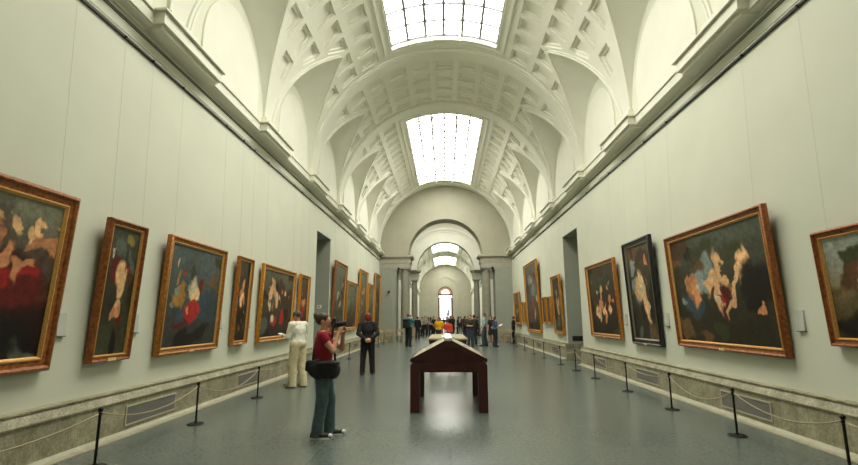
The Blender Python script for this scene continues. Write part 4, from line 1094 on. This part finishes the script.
# --- the groups in the middle distance
G = 'visitors by the columns'
q, hdq, upq, sq = person('man in a teal shirt and black trousers photographing, left of the display tables', (-2.15, 27.8, 0), -.45, 1.84, .018, False, 'fair', (34, 130, 138), .4, (28, 30, 34), hair=(140, 60, 40), arms=('camera', 'camera'), group=G, stance=((-.13, .05, 0), (.13, -.05, 0)), hem=.88)
bp = thing('backpack', 'black backpack worn by the man in the teal shirt', 'backpack', tuple(q.location), -.45)
sdf_thing('body', [('b', (0, -.25, 1.28), (.17, .13, .25)), ('b', (0, -.37, 1.18), (.13, .05, .14))], .018, BAG, q, k=.03, parent=bp)
for sx in (-1, 1): MB().tube([(sx * .13, -.15, 1.48), (sx * .13, -.02, 1.535), (sx * .13, .12, 1.42), (sx * .14, .10, 1.22), (sx * .16, -.13, 1.08)], .018, 6).obj('strap', BAG, bp)
cm = thing('camera', 'small dark camera raised by the man in the teal shirt', 'camera', world(q, np.array(hdq((0, .17, .085)))), -.45)
MB().box(-.06, .06, -.03, .03, -.04, .04, .006).obj('body', BLACKP, cm); MB().tube([(0, .02, 0), (0, .08, 0)], .03, 12).obj('lens_barrel', BLACKP, cm)
person('person in a bright yellow T-shirt behind the display tables', (-.40, 27.0, 0), 2.6, 1.64, .018, False, 'tan', (244, 178, 24), .35, (50, 54, 70), hair=(70, 48, 32), arms=('down', 'hip'), group=G, hem=.86, bulk=1.15)
rp, *_ = person('person in a red-orange top bending forward behind the display tables', (.16, 24.0, 0), .5, 1.52, .018, True, 'fair', (206, 62, 36), .4, (40, 44, 56), hair=(30, 22, 18), arms=('read', 'read'), lean=.42, look=(-.3, 0), group=G, bulk=1.12)
person('broad person in a dark olive jacket with crossed forearms, right of the tables', (1.30, 26.6, 0), 2.9, 1.74, .018, False, 'fair', (48, 48, 36), .55, (62, 74, 84), hair=(22, 18, 16), arms=('cross', 'cross'), group=G, hem=.78, bulk=1.25, top_name='jacket')
person('person in a charcoal jacket turned away, right of the dark olive jacket', (1.66, 29.3, 0), .4, 1.76, .018, False, 'fair', (46, 46, 44), .9, (40, 42, 48), hair=(24, 20, 18), group=G, hem=.82, top_name='jacket')
person('man in a light blue shirt and grey jeans standing by the right group', (2.16, 28.0, 0), 1.3, 1.84, .018, False, 'fair', (166, 184, 196), .5, (70, 78, 84), hair=(92, 52, 36), arms=('pocket', 'pocket'), group=G, hem=.88, stance=((-.14, .05, 0), (.15, -.07, 0)))
person('woman in a black dress with bare legs near the right columns', (2.95, 32.3, 0), 2.4, 1.70, .02, True, 'fair', (24, 23, 26), .3, (24, 23, 26), 'skirt', (150, 104, 74), hair=(36, 26, 22), hair_kind='bob', arms=('hip', 'down'), group=G, top_name='dress_top')
w8, hd8, up8, s8 = person('woman with long brown hair in a blue top reading a white leaflet', (2.70, 27.3, 0), -1.25, 1.64, .016, True, 'fair', (70, 98, 134), .35, (34, 44, 54), hair=(84, 42, 30), hair_kind='long', arms=('read', 'read'), look=(-.2, 0), group=G, hem=.86)
lf = thing('leaflet', 'white leaflet held by the woman with long brown hair', 'leaflet', world(w8, up8((0, .40, 1.21))), -1.25)
lf.rotation_euler = (.5, 0, -1.25)
for sx in (-1, 1): MB().loops([[(0, -.11, 0), (sx * .13, -.11, .03), (sx * .13, -.11, .034), (0, -.11, .004)], [(0, .11, 0), (sx * .13, .11, .03), (sx * .13, .11, .034), (0, .11, .004)]]).obj('page', mat('paper', (.8, .8, .76, 1), .7), lf)
person('dark-clothed attendant standing against the far right wall', (4.22, 30.9, 0), 1.4, 1.66, .02, False, 'tan', (20, 20, 22), .95, (20, 20, 22), hair=(24, 18, 16), group=G, hem=.82, top_name='jacket')
# --- the crowd beyond the first arch
GC = 'crowd beyond the first arch'
CROWD = [
 (-2.20, 38.0, 1.70, 'visitor in a black jacket just right of the raised arms of the teal-shirted man', (30, 29, 30), (34, 34, 38), (26, 20, 17), 'short', .9, 0),
 (-2.14, 44.0, 1.70, 'visitor in a cream shirt and black trousers beyond the first arch, left side', (214, 206, 180), (26, 26, 30), (44, 32, 24), 'short', .45, 1),
 (-1.84, 43.0, 1.76, 'visitor in a grey shirt and black trousers beyond the first arch, left side', (150, 152, 150), (24, 24, 28), (34, 26, 22), 'short', .5, 0),
 (-1.66, 47.5, 1.68, 'visitor in a dark green jacket in the left of the crowd', (40, 50, 42), (40, 42, 48), (30, 24, 20), 'bob', .9, 1),
 (-1.42, 46.0, 1.66, 'visitor in a pale pink top and dark trousers left of the yellow T-shirt', (206, 176, 166), (30, 28, 34), (30, 22, 18), 'long', .4, 1),
 (-1.10, 45.0, 1.72, 'visitor in a black shirt immediately left of the yellow T-shirt', (32, 30, 32), (24, 24, 26), (26, 20, 18), 'short', .5, 0),
 (-.22, 50.0, 1.66, 'visitor in a bottle green top right of the yellow T-shirt', (44, 66, 52), (36, 38, 46), (40, 30, 24), 'bob', .5, 1),
 (.10, 46.0, 1.70, 'visitor in a white and dark top in front of the bright far door', (186, 186, 180), (30, 32, 38), (24, 20, 18), 'short', .5, 0),
 (.42, 40.0, 1.78, 'dark-haired visitor in a black coat behind the red-orange top', (28, 26, 28), (26, 26, 30), (22, 17, 15), 'bob', .95, 1),
 (.66, 48.0, 1.74, 'visitor in a navy top right of the bright far door', (38, 44, 66), (34, 36, 42), (36, 26, 20), 'short', .5, 0),
 (1.50, 57.0, 1.78, 'visitor in a white shirt walking in the gap right of the far door', (220, 218, 212), (60, 62, 66), (40, 30, 24), 'short', .5, 0),
 (1.78, 58.0, 1.74, 'visitor in a black T-shirt beside the white-shirted walker', (26, 26, 28), (70, 66, 60), (34, 26, 20), 'short', .4, 0),
 (1.98, 52.0, 1.68, 'visitor in a rose top half hidden left of the dark olive jacket', (196, 110, 100), (60, 58, 66), (60, 40, 28), 'long', .4, 1),
 (1.62, 42.0, 1.74, 'visitor in a maroon jacket behind the dark olive jacket', (96, 40, 36), (32, 32, 36), (30, 22, 18), 'short', .9, 0),
 (2.30, 40.0, 1.72, 'visitor in a black cardigan behind the light blue shirt', (30, 30, 34), (40, 40, 46), (26, 20, 18), 'bob', .9, 1),
 (2.84, 44.0, 1.70, 'visitor in a grey-green shirt under the right column of the second arch', (112, 124, 108), (48, 50, 54), (36, 28, 22), 'short', .5, 0),
 (-.62, 56.0, 1.70, 'visitor in a beige coat far back behind the yellow T-shirt', (170, 150, 118), (44, 42, 44), (40, 30, 24), 'bob', .9, 1),
 (.95, 60.0, 1.72, 'visitor in a brown jacket far back right of the bright door', (88, 66, 48), (40, 40, 44), (30, 24, 20), 'short', .9, 0),
 (-1.98, 51.0, 1.72, 'visitor in a slate blue jumper at the left back of the crowd', (70, 84, 104), (38, 38, 44), (30, 24, 20), 'short', .9, 0),
 (-1.30, 54.0, 1.70, 'visitor in a mustard cardigan behind the pale pink top', (150, 118, 52), (40, 38, 44), (38, 28, 22), 'bob', .9, 1),
 (-.90, 62.0, 1.74, 'visitor in a dark brown coat in the far left of the crowd', (58, 44, 36), (34, 34, 38), (26, 20, 18), 'short', .95, 0),
 (.22, 58.0, 1.70, 'visitor in a black top in front of the bright far doorway, left of its middle', (28, 28, 30), (36, 36, 42), (24, 20, 18), 'long', .5, 1),
 (.58, 64.0, 1.78, 'tall visitor in a dark grey jacket in front of the bright far doorway', (58, 58, 60), (34, 34, 38), (26, 22, 18), 'short', .9, 0),
 (1.20, 49.0, 1.68, 'visitor in a violet-grey cardigan between the far doorway and the right group', (88, 80, 98), (44, 42, 48), (44, 32, 26), 'bob', .9, 1),
 (2.06, 45.5, 1.76, 'visitor in a dark teal coat deep behind the right group', (34, 58, 60), (32, 32, 36), (28, 22, 18), 'short', .95, 0),
 (2.45, 49.0, 1.70, 'visitor in a tan jacket beyond the second arch, right side', (150, 124, 88), (52, 50, 50), (36, 28, 22), 'short', .9, 0),
]
for i, (x, y, h, lb, tc, lc, hc, hk, sl, fem) in enumerate(CROWD):
    r = random.Random(i * 5 + 2)
    person(lb, (x, y, 0), r.uniform(0, 6.28), h, .026, bool(fem), r.choice(['fair', 'tan', 'fair']), tc, sl, lc, hair=hc, hair_kind=hk, arms=(r.choice(['down', 'hip', 'read']), r.choice(['down', 'pocket', 'camera'])), group=GC, hem=.86, stance=((-.12, r.uniform(-.08, .08), 0), (.12, r.uniform(-.08, .08), 0)))

# ------------------------------------------------------------------ daylight and camera
w = bpy.data.worlds.new('overcast_sky'); SC.world = w; w.use_nodes = True
nt = w.node_tree; bg = nt.nodes['Background']
tc = nt.nodes.new('ShaderNodeTexCoord'); sx = nt.nodes.new('ShaderNodeSeparateXYZ'); rp = nt.nodes.new('ShaderNodeValToRGB')
rp.color_ramp.elements[0].position = .0; rp.color_ramp.elements[0].color = (.95, .97, 1, 1); rp.color_ramp.elements[1].position = .6; rp.color_ramp.elements[1].color = (.75, .85, 1, 1)
nt.links.new(tc.outputs['Generated'], sx.inputs[0]); nt.links.new(sx.outputs['Z'], rp.inputs['Fac']); nt.links.new(rp.outputs['Color'], bg.inputs['Color'])
bg.inputs['Strength'].default_value = 5.0

cam = bpy.data.cameras.new('camera'); co = bpy.data.objects.new('view_camera', cam); COL.objects.link(co)
cam.sensor_fit = 'HORIZONTAL'; cam.sensor_width = 36; cam.lens = 36 * 480 / 858; cam.clip_start = .05; cam.clip_end = 600
rho = math.radians(.6)
v = Vector((16.3, -85.5, -480)).normalized(); u = Vector((-math.sin(rho), math.cos(rho), 0)); z = (u - u.dot(v) * v).normalized(); x = v.cross(z)
M = Matrix((x, v, z)).to_4x4(); M.translation = (-.05, 0, 1.58)
co.matrix_world = M
SC.camera = co
vs = SC.view_settings
vs.view_transform = 'Standard'; vs.look = 'None'; vs.gamma = 1; vs.use_curve_mapping = False; vs.exposure = -0.12
cy = SC.cycles
cy.max_bounces = 10; cy.diffuse_bounces = 6; cy.glossy_bounces = 4; cy.transparent_max_bounces = 8
cy.sample_clamp_indirect = 6; cy.caustics_reflective = False; cy.caustics_refractive = False
